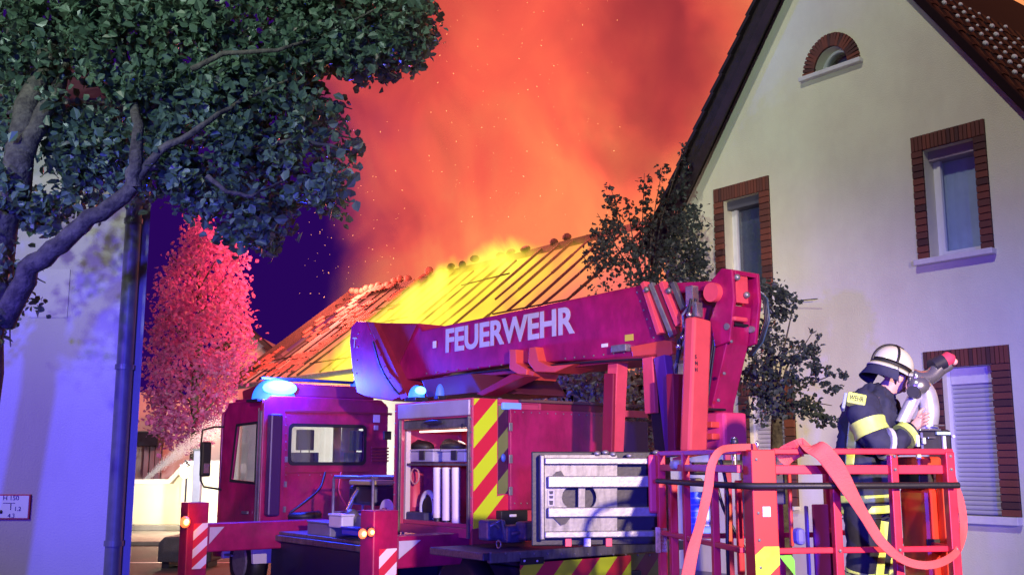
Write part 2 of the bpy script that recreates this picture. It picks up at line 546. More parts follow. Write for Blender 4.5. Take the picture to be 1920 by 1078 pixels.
# roller box lintel above the upper panes
def boxlintel(W, h, rec, m):
    x0, x1, z0, z1 = W
    mb = MB(fr_h); mb.box(x0, x1, -rec + 0.03, -rec - 0.2, z1 - h, z1)
    obj('shutter_box', mb, m, house, bevel=0.004)
LILAC = mat('lilac_board', (0.34, 0.28, 0.36), 0.6, var=0.08)
boxlintel(W_up, 0.125, 0.13, LILAC)
CURT = mat('sooty_shaded_curtain', (0.16, 0.16, 0.2), 0.95, var=0.3, vscale=2.0)  # soot and the window's shade both darken the curtain colour
window(W_left, 0.17)
boxlintel(W_left, 0.13, 0.1, mat('grey_board', (0.10, 0.10, 0.13), 0.6))
# arched window: ring frame and glass
mb = MB(fr_h)
o_ = [(arch_cx + AR * math.cos(math.pi * k / 16), arch_cz + AR * 1.12 * math.sin(math.pi * k / 16)) for k in range(17)]
i_ = [(arch_cx + AR * .74 * math.cos(math.pi * k / 16), arch_cz + 0.055 + AR * .80 * math.sin(math.pi * k / 16)) for k in range(17)]
mb.poly(o_, -0.16, -0.21, 'y', [i_])
fo = obj('window_frame', mb, WHITE, house)
mb = MB(fr_h); mb.poly(o_, -0.19, -0.195, 'y'); obj('pane', mb, GLASS, fo)
mb = MB(fr_h); mb.box(arch_cx - AR, arch_cx + AR, -0.52, -0.5, arch_cz, arch_cz + AR * 1.2); obj('room_back', mb, mat('grey_room', (.2, .22, .26), .9, var=.6, vscale=6), fo)
# roller shutters, every slat a piece
SLAT = mat('shutter_slat', (0.50, 0.50, 0.52), 0.5, var=0.1, vscale=3)
def shutter(W, rec, pitch, m, boxh=0.2, name='slat'):
    x0, x1, z0, z1 = W
    mb = MB(fr_h)
    mb.box(x0, x0 + 0.045, -rec - 0.05, -rec + 0.03, z0, z1); mb.box(x1 - 0.045, x1, -rec - 0.05, -rec + 0.03, z0, z1)
    gd = obj('shutter_rail', mb, WHITE, house, bevel=0.004)
    if boxh:
        mb = MB(fr_h); mb.box(x0 + .047, x1 - .047, -rec - 0.2, -rec + 0.028, z1 - boxh, z1 - 0.002)
        obj('shutter_box', mb, sillm, house, bevel=0.01)
    mb = MB(fr_h); mb.box(x0, x1, -rec - 0.09, -rec - 0.07, z0, z1)
    obj('shutter_back', mb, DARK, house)
    n = int((z1 - boxh - z0) / pitch)
    s = (z1 - boxh - z0) / n
    me = None
    for k in range(n):
        z = z0 + s * (k + 0.5)
        if me is None:
            b = MB()
            h = s * 0.46; wd = (x1 - x0 - 0.094) / 2
            pr = [(0.000, -h), (0.008, -h * .6), (0.012, 0), (0.009, h * .6), (0.0, h), (-0.012, h), (-0.012, -h)]
            b.poly(pr, -wd, wd, 'x')
            me = bpy.data.meshes.new('slat')
            me.from_pydata([tuple(v) for v in b.v], [], b.f)
            me.materials.append(m)
        inst('slat', me, gd, Matrix.Translation(((x0 + x1) / 2, -rec - 0.01, z)))
shutter(W_low, 0.12, 0.053, SLAT, 0.2)
shutter(W_tree, 0.1, 0.06, SLAT, 0.0)
# downpipe hook, lamp bracket wire on the wall
mb = MB(fr_h)
a = hp(1492, 566); b = hp(1545, 562)
mb.tube([(a[0], 0.02, a[1]), (a[0], 0.10, a[1]), (b[0], 0.14, b[1])], 0.007, 6)
obj('wall_hook', mb, NAVY, house)

# roof of the gable house
DARKROOF = mat('dark_roof_board', (0.02, 0.01, 0.012), 0.9, spec=0.1)
def slab(pa, pb, y0, y1, t, name, m, par, fr):
    """roof slab following the line pa->pb in the gable plane, thickness t upward"""
    d = Vector((pb[0] - pa[0], pb[1] - pa[1])).normalized()
    nrm = Vector((-d.y, d.x))
    if nrm.y < 0: nrm = -nrm
    mb = MB(fr)
    q = [pa, pb, (pb[0] + nrm.x * t, pb[1] + nrm.y * t), (pa[0] + nrm.x * t, pa[1] + nrm.y * t)]
    mb.poly(q, y0, y1)
    return obj(name, mb, m, par, bevel=0.01), d, nrm
L0 = hp(1236, 490)
left_roof, dl, nl = slab(L0, apex, 0.22, -9, 0.20, 'roof', TILE, house, fr_h)
# verge: barge board and a row of verge tiles along the left slope
mb = MB(fr_h)
q = [L0, apex, (apex[0] - dl.y * -0.0, apex[1] - 0.2), (L0[0] - 0.03, L0[1] - 0.2)]
mb.poly([L0, apex, (apex[0], apex[1] - 0.24), (L0[0] - 0.06, L0[1] - 0.2)], 0.225, 0.20)
obj('barge_board', mb, mat('dark_board', (0.03, 0.015, 0.02), 0.7, var=0.3), house)
LL = math.hypot(apex[0] - L0[0], apex[1] - L0[1])
ntile = int(LL / 0.30)
vt = MB(); vt.box(-0.165, 0.165, -0.10, 0.12, -0.02, 0.035)
vtm = bpy.data.meshes.new('verge_tile'); vtm.from_pydata([tuple(v) for v in vt.v], [], vt.f); vtm.materials.append(TILE)
ang = math.atan2(dl.y, dl.x)
for k in range(ntile):
    c = Vector(L0) + dl * (0.30 * (k + 0.5)) + nl * 0.23
    inst('verge_tile', vtm, house, Matrix.Translation((c.x, 0.17, c.y)) @ Matrix.Rotation(-ang - R(5), 4, 'Y'))
# right slope: its boarded underside, seen from below, with rows of pale raised dots
right_roof, dr, nr = slab(apex, lowR, 0.12, -9.0, 0.10, 'roof', DARKROOF, house, fr_h)
RT = 0.10
for k in range(34):
    pass
A3 = Vector((apex[0], 0, apex[1])); D3 = Vector((dr.x, 0, dr.y)); N3 = Vector((nr.x, 0, nr.y))
RL = math.hypot(lowR[0] - apex[0], lowR[1] - apex[1])
bmx = MB(); bmx.ball((0, 0, 0), 0.040, 0.036, 0.03, 8, 5)  # raised pale dots set on the tiles
stud = bpy.data.meshes.new('pale_dot'); stud.from_pydata([tuple(v) for v in bmx.v], [], bmx.f)
stud.materials.append(mat('dot_white', (0.85, 0.85, 0.85), 0.5))
GT = mat('glazed_tile', (0.014, 0.006, 0.009), 0.6, var=0.4, vscale=6, spec=0.12)
tw_, tg_ = 0.235, 0.285
b_ = MB(); b_.smooth = True
prof = [(-.5, .0), (-.42, .028), (-.3, .04), (-.18, .028), (-.08, .004), (.2, -.006), (.5, .0)]
for yy_ in (0, 1):
    for (u, h) in prof: b_.v.append(Vector((-.57 + 1.14 * yy_, u, h + .022 * yy_)))
for (u, h) in prof: b_.v.append(Vector((.57, u, h - .01)))
k7 = len(prof)
for i in range(k7 - 1):
    b_.f.append([i, i + 1, k7 + i + 1, k7 + i]); b_.f.append([k7 + i, k7 + i + 1, 2 * k7 + i + 1, 2 * k7 + i])
gtm = bpy.data.meshes.new('pan_tile'); gtm.from_pydata([tuple(v) for v in b_.v], [], b_.f); gtm.materials.append(GT)
rotr = Matrix.Rotation(-math.atan2(dr.y, dr.x), 4, 'Y')
for k in range(13):
    t = 2.0 + tg_ * k
    for j in range(20):
        y = 0.02 - tw_ * (j + .5)
        c = A3 + D3 * t + N3 * (RT + 0.012)
        M = Matrix.Translation((c.x, y, c.z)) @ rotr @ Matrix.Rotation(R(random.uniform(-.8, .8)), 4, 'Y') @ Matrix.Diagonal((tg_, tw_, 1, 1))
        inst('pan_tile', gtm, house, M)
        if 1 <= j <= 9 and random.random() < .93:
            c = A3 + D3 * (t + tg_ * .35) + N3 * (RT + 0.065)
            inst('pale_dot', stud, house, Matrix.Translation((c.x, y + tw_ * .3, c.z)) @ rotr @ Matrix.Diagonal([random.uniform(.55, 1.1)] * 3 + [1]))

# ------------------------------------------------------------------ left house
LY = 9.0
def lp(px, py, Y=LY):
    p = atY(px, py, Y); return p
cr = lp(262, 740).x
zt = lp(85, 250).z
lh = thing('corner_house', 'plain plastered house corner with grey downpipe at left edge', 'house', loc=(cr - 2, LY, 0))
mb = MB(); mb.poly([(-9, LY), (cr, LY), (cr * 14 / LY - 0.5, 14), (-9, 14)], 0, zt, 'z')
obj('wall', mb, PLASTER2, lh)
mb = MB()
ov = 0.12
mb.add([(-9, LY - .35, zt - .02), (cr + ov, LY - .35, zt - .02), (cr * 14 / LY - 0.4, 14, zt - .02), (-9, 14, zt - .02),
        (-9, LY - .35, zt + .2), (cr + ov, LY - .35, zt + .2), (cr * 11.5 / LY - .6, 11.5, zt + 1.6), (-9, 11.5, zt + 1.6)],
       [(3, 2, 1, 0), (0, 1, 5, 4), (4, 5, 6, 7), (1, 2, 6, 5), (2, 3, 7, 6), (3, 0, 4, 7)])
obj('roof', mb, mat('maroon_roof', (0.08, 0.02, 0.03), 0.8, var=0.3, bump=0.3), lh)
a = lp(60, 505, LY); b = lp(126, 595, LY)
mb = MB(); mb.box(a.x, b.x, LY - 0.006, LY - 0.001, b.z, a.z)
obj('plaster_patch', mb, mat('paler_plaster', (0.53, 0.49, 0.50), 0.9, var=0.04, bump=0.2), lh)
pt = lp(252, 400, LY - 0.10); pb = lp(209, 1078, LY - 0.10)
ppx = (pt.x + pb.x) / 2
PIPE = mat('zinc_downpipe', (0.13, 0.13, 0.14), 0.38, metal=0.0, var=0.2, vscale=5)
mb = MB(); mb.tube([(ppx, LY - 0.10, 0.05), (ppx, LY - 0.10, zt - 0.25), (ppx, LY - 0.2, zt - 0.05), (ppx, LY - 0.28, zt + 0.05)], 0.068, 18)
obj('downpipe', mb, PIPE, lh)
for pz in (lp(230, 1016).z, lp(240, 690).z, lp(250, 420).z):
    mb = MB(); mb.tube([(ppx, LY - 0.10, pz - 0.022), (ppx, LY - 0.10, pz + 0.022)], 0.079, 18); mb.box(ppx - 0.012, ppx + 0.012, LY - 0.10, LY - 0.001, pz - 0.015, pz + 0.015)
    obj('pipe_clamp', mb, PIPE, lh)
mb = MB(); mb.tube([(-9, LY - 0.42, zt + 0.1), (cr + 0.1, LY - 0.42, zt + 0.1)], 0.07, 12)
obj('gutter', mb, PIPE, lh)
# hydrant sign
a = lp(-14, 926, LY); b = lp(56, 973, LY)
sg = thing('hydrant_sign', 'small white hydrant sign with dark red border on the lilac wall', 'sign', loc=(b.x, LY, a.z))
mb = MB(); mb.box(a.x, b.x, LY - 0.018, LY - 0.001, b.z, a.z)
obj('sign_plate', mb, mat('sign_red', (0.42, 0.02, 0.05), 0.5), sg, bevel=0.004)
mb = MB(); mb.box(a.x + 0.012, b.x - 0.012, LY - 0.0215, LY - 0.0185, b.z + 0.012, a.z - 0.012)
obj('sign_face', mb, mat('sign_white', (0.75, 0.77, 0.82), 0.5), sg)
def text(s, M, size, m, parent, name='lettering', sx=1.0, depth=0.002, bold=0.0, **kw):
    cu = bpy.data.curves.new(name, 'FONT')
    cu.body = s; cu.size = size; cu.extrude = depth; cu.offset = bold
    cu.align_x = 'LEFT'
    tmp = bpy.data.objects.new(name, cu)
    col.objects.link(tmp)
    bpy.context.view_layer.update()
    me = bpy.data.meshes.new_from_object(tmp.evaluated_get(bpy.context.evaluated_depsgraph_get()))
    bpy.data.objects.remove(tmp)
    me.materials.clear(); me.materials.append(m)
    I = worldmat(parent).inverted()
    me.transform(I @ M @ Matrix.Diagonal((sx, 1, 1, 1)))
    o = bpy.data.objects.new(name, me)
    col.objects.link(o); o.parent = parent
    return o
UP = Matrix.Rotation(R(90), 4, 'X')
for s, px, py, sz in (('H 150', 5, 937, 0.055), ('1.2', 26, 957, 0.05), ('4.3', 14, 970, 0.05)):
    p = lp(px, py, LY - 0.022)
    text(s, Matrix.Translation(p) @ UP, sz, mat('sign_print', (0.02, 0.02, 0.20), 0.6), sg)
mb = MB(); q = lp(24, 942); r_ = lp(8, 943); mb.box(r_.x, q.x + 0.03, LY - 0.024, LY - 0.0217, q.z - 0.004, q.z)
mb.box(lp(23, 943).x - 0.003, lp(23, 943).x + 0.003, LY - 0.024, LY - 0.0217, lp(23, 955).z, q.z - 0.004)
obj('sign_print', mb, BLACKPRINT, sg)
c_ = lp(1, 959, LY - 0.025)
mb = MB(); mb.ball(c_, 0.016, 0.006, 0.016, 12, 8)
obj('screw_head', mb, BLACK, sg)

# ------------------------------------------------------------------ burning house
bh = thing('burning_house', 'burning house with open rafters and yellow flames under its roof', 'house', M=fr_b)
zr = hit(fr_b, 1103, 452, y=0).z
xl = 14.2; xr = -3.0
SL = 0.79       # fall of the roof per metre
HW = 4.35       # half width
ze = zr - SL * HW
mb = MB(fr_b)
mb.box(xr, xl, HW - 0.35, HW - 0.05, 0, ze - 0.05)
o = obj('front_wall', mb, PLASTER3, bh)
mb = MB(fr_b); mb.poly([(HW - 0.36, 0), (HW - 0.36, ze - 0.1), (0, zr - 0.35), (-HW + 0.36, ze - 0.1), (-HW + 0.36, 0)], xl - 0.3, xl - 0.02, 'x')
obj('gable_wall', mb, PLASTER3, bh)
mb = MB(fr_b); mb.box(xr, xl, -HW + 0.05, -HW + 0.35, 0, ze - 0.05)
obj('rear_wall', mb, PLASTER3, bh)
mb = MB(fr_b); mb.box(xr, xl, -HW + 0.36, HW - 0.36, ze - 0.9, ze - 0.7)
obj('attic_floor', mb, TIMBER, bh)
for k in range(4):
    x = 1.5 + k * 3.4
    mb = MB(fr_b); mb.box(x, x + 1.1, HW - 0.05, HW - 0.01, 1.0, 2.4)
    obj('window', mb, NAVY, bh)
# rafters
nraf = 22
for k in range(nraf):
    x = xr + (xl - xr) * (k + 0.5) / nraf + random.uniform(-0.07, 0.07)
    j = random.uniform(-0.05, 0.05)
    mb = MB(fr_b)
    fe = 1.0 if x > 8.5 or random.random() < .55 else random.uniform(.45, .9)
    ye = (HW + .3) * fe; sg = random.uniform(-.10, .0)
    y0_ = random.choice((0.0, 0.0, 0.0, .35))
    P3 = [(x + j * k / 4, y0_ + (ye - y0_) * k / 4, zr + .12 - SL * (y0_ + (ye - y0_) * k / 4) + sg * math.sin(math.pi * k / 4)) for k in range(5)]
    for k3 in range(4): mb.bar(P3[k3], P3[k3 + 1], 0.055 * random.uniform(.7, 1.1), 0.07 * random.uniform(.7, 1.1))
    obj('rafter', mb, TIMBER, bh)
    if False:
        mb = MB(fr_b); mb.bar((x, -0.05, zr + 0.1), (x + j, -HW - 0.3, ze - SL * 0.3 + 0.1), 0.10, 0.17)
        obj('rafter', mb, TIMBER, bh)
# battens, burnt through in places
nb = 13
for i in range(nb):
    y = 0.25 + i * 0.34
    z = zr - SL * y + 0.235
    x = xr
    while x < xl:
        L = random.uniform(0.9, 3.4)
        keep = random.random() < (0.45 if x > 9 else 0.22)
        if keep:
            sag = random.uniform(-0.06, 0.02)
            mb = MB(fr_b); mb.bar((x, y, z + sag * .5), (min(x + L, xl + .2), y + random.uniform(-.02, .02), z + sag), 0.05, 0.035)
            obj('batten', mb, TIMBER, bh)
        x += L + random.uniform(0.05, 0.5)
# tiles left on the far end of the roof, in rows; and a few stray ones
tm = bpy.data.meshes.new('roof_tile')
tv, tf = [], []
nn = 5
for k in range(nn + 1):
    u = -0.5 + k / nn
    h = 0.10 * math.cos(u * math.pi)
    tv += [(u, -0.5, h), (u, 0.5, h)]
for k in range(nn): tf.append((2*k, 2*k+1, 2*k+3, 2*k+2))
m_ = len(tv)
tv += [(v[0], v[1], v[2] - 0.04) for v in tv]
tf += [(m_ + 2*k, m_ + 2*k+2, m_ + 2*k+3, m_ + 2*k+1) for k in range(nn)]
tf += [(2*k, 2*k+2, m_ + 2*k+2, m_ + 2*k) for k in range(nn)] + [(2*k+1, m_ + 2*k+1, m_ + 2*k+3, 2*k+3) for k in range(nn)]
tm.from_pydata(tv, [], tf); tm.materials.append(CLAY)
ntl = 0
slope = math.atan(SL)
for i in range(14):
    for k in range(30):
        x = xl - 0.1 - k * 0.34
        y = 0.25 + i * 0.33
        prob = (0.62 if noise.noise(Vector((x * .55, y * .8, 4))) > -.02 else 0.06) if x > 8.4 else (0.08 if x > 6.5 else 0.0)
        if random.random() > prob * 0.85 or ntl > 295: continue
        ntl += 1
        M = Matrix.Translation((x, y, zr - SL * y + 0.29 + random.uniform(-.01, .02))) @ Matrix.Rotation(-slope + random.uniform(.02, .1), 4, 'X') @ Matrix.Rotation(random.uniform(-.05, .05), 4, 'Z') @ Matrix.Diagonal((0.32, 0.42, 0.5, 1))
        inst('roof_tile', tm, bh, M)
# ridge tiles
x = 0.2
while x < xl:
    L = 0.36
    if random.random() < (0.75 if x < 9 else 0.9):
        mb = MB(fr_b)
        tilt = random.uniform(-0.08, 0.10)
        mb.ball((x + L / 2, random.uniform(-.06, .06), zr + 0.27 + tilt), random.uniform(.14, .22), .14, random.uniform(.09, .16), 8, 5, rot=Matrix.Rotation(random.uniform(-.4, .4), 3, 'Y'))
        obj('ridge_tile', mb, CLAY if x > 8 else TIMBER, bh)
    x += L + (0.05 if x > 9 else random.uniform(0.2, 0.6))
mb = MB(fr_b); mb.bar((xr, 0, zr + 0.08), (xl + 0.1, 0, zr + 0.08), 0.08, 0.2); obj('ridge_beam', mb, TIMBER, bh)
mb = MB(fr_b); mb.bar((xl + 0.12, -0.05, zr + 0.22), (xl + 0.12, HW + 0.4, ze - SL * 0.4 + 0.22), 0.06, 0.34); obj('barge_board', mb, TIMBER, bh)
mb = MB(fr_b)
mb.tube([(xr, HW + 0.42, ze - 0.25), (xl + 0.2, HW + 0.42, ze - 0.25)], 0.09, 10); obj('gutter', mb, PIPE, bh)

# flames and smoke as emitting volumes; on the smoke this paints in the firelight
def vol(name, mb, build, kind='stuff', origin=None, **tags):
    m = bpy.data.materials.new(name + '_medium')
    m.use_nodes = True
    n, l = m.node_tree.nodes, m.node_tree.links
    n.remove(n['Principled BSDF'])
    build(n, l, n['Material Output'])
    if name == 'flames': m.cycles.volume_step_rate = 0.25
    o = obj(name, mb, m, origin=origin, kind=kind, **tags)
    return o
def math_(n, l, op, a, b=None, c=None, clamp=False):
    x = n.new('ShaderNodeMath'); x.operation = op; x.use_clamp = clamp
    for i, v in enumerate((a, b, c)):
        if v is None: continue
        if isinstance(v, (int, float)): x.inputs[i].default_value = v
        else: l.new(v, x.inputs[i])
    return x.outputs[0]
def smooth_(n, l, v, a, b, t0=0.0, t1=1.0):
    x = n.new('ShaderNodeMapRange'); x.interpolation_type = 'SMOOTHSTEP'
    l.new(v, x.inputs['Value'])
    x.inputs['From Min'].default_value = a; x.inputs['From Max'].default_value = b
    x.inputs['To Min'].default_value = t0; x.inputs['To Max'].default_value = t1
    return x.outputs[0]
def noise_(n, l, vec, scale, detail=3, rough=0.55, dist=0.0):
    x = n.new('ShaderNodeTexNoise')
    x.inputs['Scale'].default_value = scale; x.inputs['Detail'].default_value = detail
    x.inputs['Roughness'].default_value = rough; x.inputs['Distortion'].default_value = dist
    l.new(vec, x.inputs['Vector'])
    return x.outputs['Fac']
def ramp_(n, l, v, stops):
    x = n.new('ShaderNodeValToRGB')
    el = x.color_ramp.elements
    while len(el) < len(stops): el.new(0.5)
    for e, (p, c) in zip(el, stops):
        e.position = p; e.color = (*c, 1)
    l.new(v, x.inputs[0])
    return x.outputs[0]

def smoke_build(n, l, out):
    tc = n.new('ShaderNodeTexCoord'); sp = n.new('ShaderNodeSeparateXYZ')
    P = tc.outputs['Object']
    l.new(P, sp.inputs[0])
    x, y, z = sp.outputs
    big = noise_(n, l, P, 0.13, 3, 0.6)
    fine = noise_(n, l, P, 0.42, 4, 0.6, 0.4)
    # left flank of the plume: leans outward with height, ragged
    lim = math_(n, l, 'MULTIPLY_ADD', big, 6.0, 15.8)
    up = math_(n, l, 'MAXIMUM', math_(n, l, 'SUBTRACT', z, 17.0), 0.0)
    lim = math_(n, l, 'MULTIPLY_ADD', up, 0.9, lim)
    lim = math_(n, l, 'MULTIPLY_ADD', math_(n, l, 'SUBTRACT', fine, 0.5), 2.5, lim)
    edge = smooth_(n, l, math_(n, l, 'SUBTRACT', lim, x), -0.6, 2.6)
    dens = math_(n, l, 'MULTIPLY', edge, smooth_(n, l, fine, 0.25, 0.75, 0.14, 0.34))
    # firelight painted as emission: strong near the roof, sootier swirls up right
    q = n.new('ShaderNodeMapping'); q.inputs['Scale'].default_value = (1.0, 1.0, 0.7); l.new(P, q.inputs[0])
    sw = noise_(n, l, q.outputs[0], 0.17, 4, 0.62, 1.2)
    fireglow = smooth_(n, l, z, 6.0, 24.0, 0.92, 0.18)
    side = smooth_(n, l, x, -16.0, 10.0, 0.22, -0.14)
    h = math_(n, l, 'ADD', math_(n, l, 'ADD', fireglow, side), math_(n, l, 'MULTIPLY', math_(n, l, 'SUBTRACT', sw, 0.46), 3.0))
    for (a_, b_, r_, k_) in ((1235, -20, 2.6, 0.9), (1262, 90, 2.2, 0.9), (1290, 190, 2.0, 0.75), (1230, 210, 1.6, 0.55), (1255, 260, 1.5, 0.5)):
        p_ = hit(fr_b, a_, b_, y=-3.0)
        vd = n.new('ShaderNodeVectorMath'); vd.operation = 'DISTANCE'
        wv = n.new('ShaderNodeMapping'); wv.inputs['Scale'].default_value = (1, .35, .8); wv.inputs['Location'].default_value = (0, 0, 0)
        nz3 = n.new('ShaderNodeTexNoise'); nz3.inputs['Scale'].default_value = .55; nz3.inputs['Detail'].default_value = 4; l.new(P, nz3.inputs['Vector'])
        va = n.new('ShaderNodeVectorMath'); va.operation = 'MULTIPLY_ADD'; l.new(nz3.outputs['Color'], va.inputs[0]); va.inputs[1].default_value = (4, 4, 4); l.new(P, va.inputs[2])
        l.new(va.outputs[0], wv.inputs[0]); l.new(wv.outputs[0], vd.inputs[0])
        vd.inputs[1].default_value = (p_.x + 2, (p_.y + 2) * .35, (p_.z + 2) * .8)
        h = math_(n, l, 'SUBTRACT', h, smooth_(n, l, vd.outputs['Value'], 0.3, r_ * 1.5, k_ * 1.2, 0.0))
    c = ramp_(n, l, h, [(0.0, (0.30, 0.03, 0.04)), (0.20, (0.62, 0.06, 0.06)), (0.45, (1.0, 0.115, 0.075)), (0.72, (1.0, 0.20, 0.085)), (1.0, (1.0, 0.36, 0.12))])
    ab = n.new('ShaderNodeVolumeAbsorption'); ab.inputs['Color'].default_value = (0, 0, 0, 1)
    l.new(dens, ab.inputs['Density'])
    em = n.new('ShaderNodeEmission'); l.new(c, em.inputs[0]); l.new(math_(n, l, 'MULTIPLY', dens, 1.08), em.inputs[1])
    ad = n.new('ShaderNodeAddShader'); l.new(ab.outputs[0], ad.inputs[0]); l.new(em.outputs[0], ad.inputs[1])
    l.new(ad.outputs[0], out.inputs['Volume'])
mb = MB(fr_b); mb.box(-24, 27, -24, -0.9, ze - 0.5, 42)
vol('smoke', mb, smoke_build, origin=fr_b, label='orange firelit smoke plume rising behind the burning roof', category='smoke')

def flame_build(n, l, out):
    tc = n.new('ShaderNodeTexCoord'); sp = n.new('ShaderNodeSeparateXYZ')
    P = tc.outputs['Object']
    l.new(P, sp.inputs[0])
    x, y, z = sp.outputs
    q = n.new('ShaderNodeMapping'); q.inputs['Scale'].default_value = (1.0, 1.0, 0.45); q.inputs['Rotation'].default_value = (0, R(-28), 0); l.new(P, q.inputs[0])
    nz = noise_(n, l, q.outputs[0], 0.62, 4, 0.6, 0.8)
    yy = math_(n, l, 'ABSOLUTE', y)
    top = math_(n, l, 'MULTIPLY_ADD', yy, -SL, zr + 0.24)  # flame body reaches over the rafter line to imitate bloom
    hot = smooth_(n, l, math_(n, l, 'ABSOLUTE', math_(n, l, 'SUBTRACT', x, 5.2)), 0.8, 3.8, 1.0, 0.0)
    top = math_(n, l, 'MULTIPLY_ADD', math_(n, l, 'MULTIPLY', hot, smooth_(n, l, nz, .34, .60)), 0.8, top)
    below = smooth_(n, l, math_(n, l, 'SUBTRACT', top, z), -0.15, 0.75)
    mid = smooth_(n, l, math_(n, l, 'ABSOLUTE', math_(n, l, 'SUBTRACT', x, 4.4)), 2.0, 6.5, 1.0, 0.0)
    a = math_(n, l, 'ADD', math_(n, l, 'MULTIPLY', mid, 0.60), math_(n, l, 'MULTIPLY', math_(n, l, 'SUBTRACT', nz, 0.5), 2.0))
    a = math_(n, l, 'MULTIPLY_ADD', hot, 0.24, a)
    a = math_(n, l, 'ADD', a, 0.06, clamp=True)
    c = ramp_(n, l, a, [(0.0, (1.0, 0.13, 0.17)), (0.22, (1.0, 0.24, 0.12)), (0.42, (1.0, 0.38, 0.08)), (0.58, (1.0, 0.52, 0.05)), (0.8, (1.0, 0.74, 0.05)), (1.0, (1.0, 0.92, 0.10))])  # pink end of the ramp stands for firelit haze
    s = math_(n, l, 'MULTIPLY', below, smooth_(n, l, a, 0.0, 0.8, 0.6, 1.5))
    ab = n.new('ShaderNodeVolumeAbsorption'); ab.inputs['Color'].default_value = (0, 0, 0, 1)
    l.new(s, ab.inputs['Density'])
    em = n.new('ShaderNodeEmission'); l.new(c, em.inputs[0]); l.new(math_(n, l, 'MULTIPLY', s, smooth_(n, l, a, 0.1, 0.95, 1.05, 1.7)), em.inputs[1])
    ad = n.new('ShaderNodeAddShader'); l.new(ab.outputs[0], ad.inputs[0]); l.new(em.outputs[0], ad.inputs[1])
    l.new(ad.outputs[0], out.inputs['Volume'])
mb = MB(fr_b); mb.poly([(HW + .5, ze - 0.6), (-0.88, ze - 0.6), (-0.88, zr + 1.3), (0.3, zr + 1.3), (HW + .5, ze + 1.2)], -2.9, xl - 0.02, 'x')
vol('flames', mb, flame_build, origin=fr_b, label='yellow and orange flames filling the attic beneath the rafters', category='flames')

# fire light
FIRE = (1.0, 0.17, 0.12)
for (x, y, z, e) in ((3.0, 0.6, 9.6, 1500), (12.6, 1.2, 9.2, 4300), (10.0, 4.2, 9.4, 2600), (-1.5, 0.5, 9.8, 1500)):
    p = fr_b @ Vector((x, y, z))
    lamp('fire_light', 'POINT', p, e, FIRE, 0.9)
# embers
mb = MB(fr_b)
for k in range(230):
    u = random.random()
    px = random.gauss(900, 170); py = random.uniform(-10, 430)
    if random.random() < 0.3: px = random.uniform(560, 760); py = random.uniform(330, 560)
    p = fr_b.inverted() @ atY(px, py, random.uniform(30, 34))
    if p.y < -0.85: p.y = -0.8
    r = random.choice((0.009, 0.012, 0.015, 0.022))
    d = Vector((random.uniform(-1, 1), random.uniform(-1, 1), random.uniform(-1, 1))).normalized() * r
    e_ = d.orthogonal().normalized() * r * 0.6; g_ = d.cross(e_).normalized() * r * 0.6
    mb.add([p - d * 1.5, p + e_, p + g_, p - e_, p - g_, p + d * 1.5], [(0,1,2),(0,2,3),(0,3,4),(0,4,1),(5,2,1),(5,3,2),(5,4,3),(5,1,4)])
obj('embers', mb, emit('glowing_ember', (1.0, 0.35, 0.12), 2.0), origin=fr_b, kind='stuff', label='tiny glowing embers drifting in front of the smoke', category='embers')

# ------------------------------------------------------------------ trees
def leafmesh(mb, c, n, size, rnd):
    """one leaf: a pointed oval folded along its rib"""
    t = n.orthogonal().normalized()
    a = rnd.uniform(0, 6.283)
    t = (t * math.cos(a) + n.cross(t) * math.sin(a)).normalized()
    s = n.cross(t)
    h = size
    f = n * size * 0.14
    vs = [c - t * h * .5, c - t * h * .12 + s * h * .40 + f, c + t * h * .26 + s * h * .30 + f, c + t * h * .55, c + t * h * .26 - s * h * .30 + f, c - t * h * .12 - s * h * .40 + f]
    mb.add(vs, [(0, 1, 2, 3), (0, 3, 4, 5)])
def inside(pt, poly):
    x, y = pt; r = False
    j = len(poly) - 1
    for i in range(len(poly)):
        xi, yi = poly[i]; xj, yj = poly[j]
        if (yi > y) != (yj > y) and x < (xj - xi) * (y - yi) / (yj - yi) + xi: r = not r
        j = i
    return r
def crown(poly, Y0, Y1, nclump, per, spread, leaf, seed, holes=(), prob=None, flat=1.0):
    rnd = random.Random(seed)
    xs = [p[0] for p in poly]; ys = [p[1] for p in poly]
    mb = MB()
    k = 0; tries = 0
    cl = []
    while k < nclump and tries < nclump * 40:
        tries += 1
        px = rnd.uniform(min(xs), max(xs)); py = rnd.uniform(min(ys), max(ys))
        if not inside((px, py), poly) or any(inside((px, py), h) for h in holes): continue
        if prob and rnd.random() > prob(px, py): continue
        Y = rnd.uniform(Y0, Y1)
        c = atY(px, py, Y)
        k += 1
        cl.append(c)
        ax = Vector((rnd.uniform(-1, 1), rnd.uniform(-1, 1), rnd.uniform(-.6, .9))).normalized()
        for i in range(per):
            o = Vector((rnd.gauss(0, 1), rnd.gauss(0, 1), rnd.gauss(0, 1) * flat)) * spread
            o += ax * rnd.uniform(-1, 1) * spread * 1.2
            n = (Vector((rnd.gauss(0, 1), rnd.gauss(0, 1) - .5, rnd.gauss(0, 1) + .5))).normalized()
            leafmesh(mb, c + o, n, leaf * rnd.uniform(.5, 1.3), rnd)
    return mb, cl
def limb(mb, pts, r0, r1, n=9, rnd=random):
    P = []
    for i in range(len(pts) - 1):
        a, b = Vector(pts[i]), Vector(pts[i + 1])
        for k in range(4):
            t = k / 4
            P.append(a.lerp(b, t) + Vector((rnd.uniform(-1, 1), rnd.uniform(-1, 1), rnd.uniform(-1, 1))) * r0 * 0.2)
    P.append(Vector(pts[-1]))
    m = len(P)
    mb.tube(P, [r0 + (r1 - r0) * (i / (m - 1)) ** .8 for i in range(m)], n)

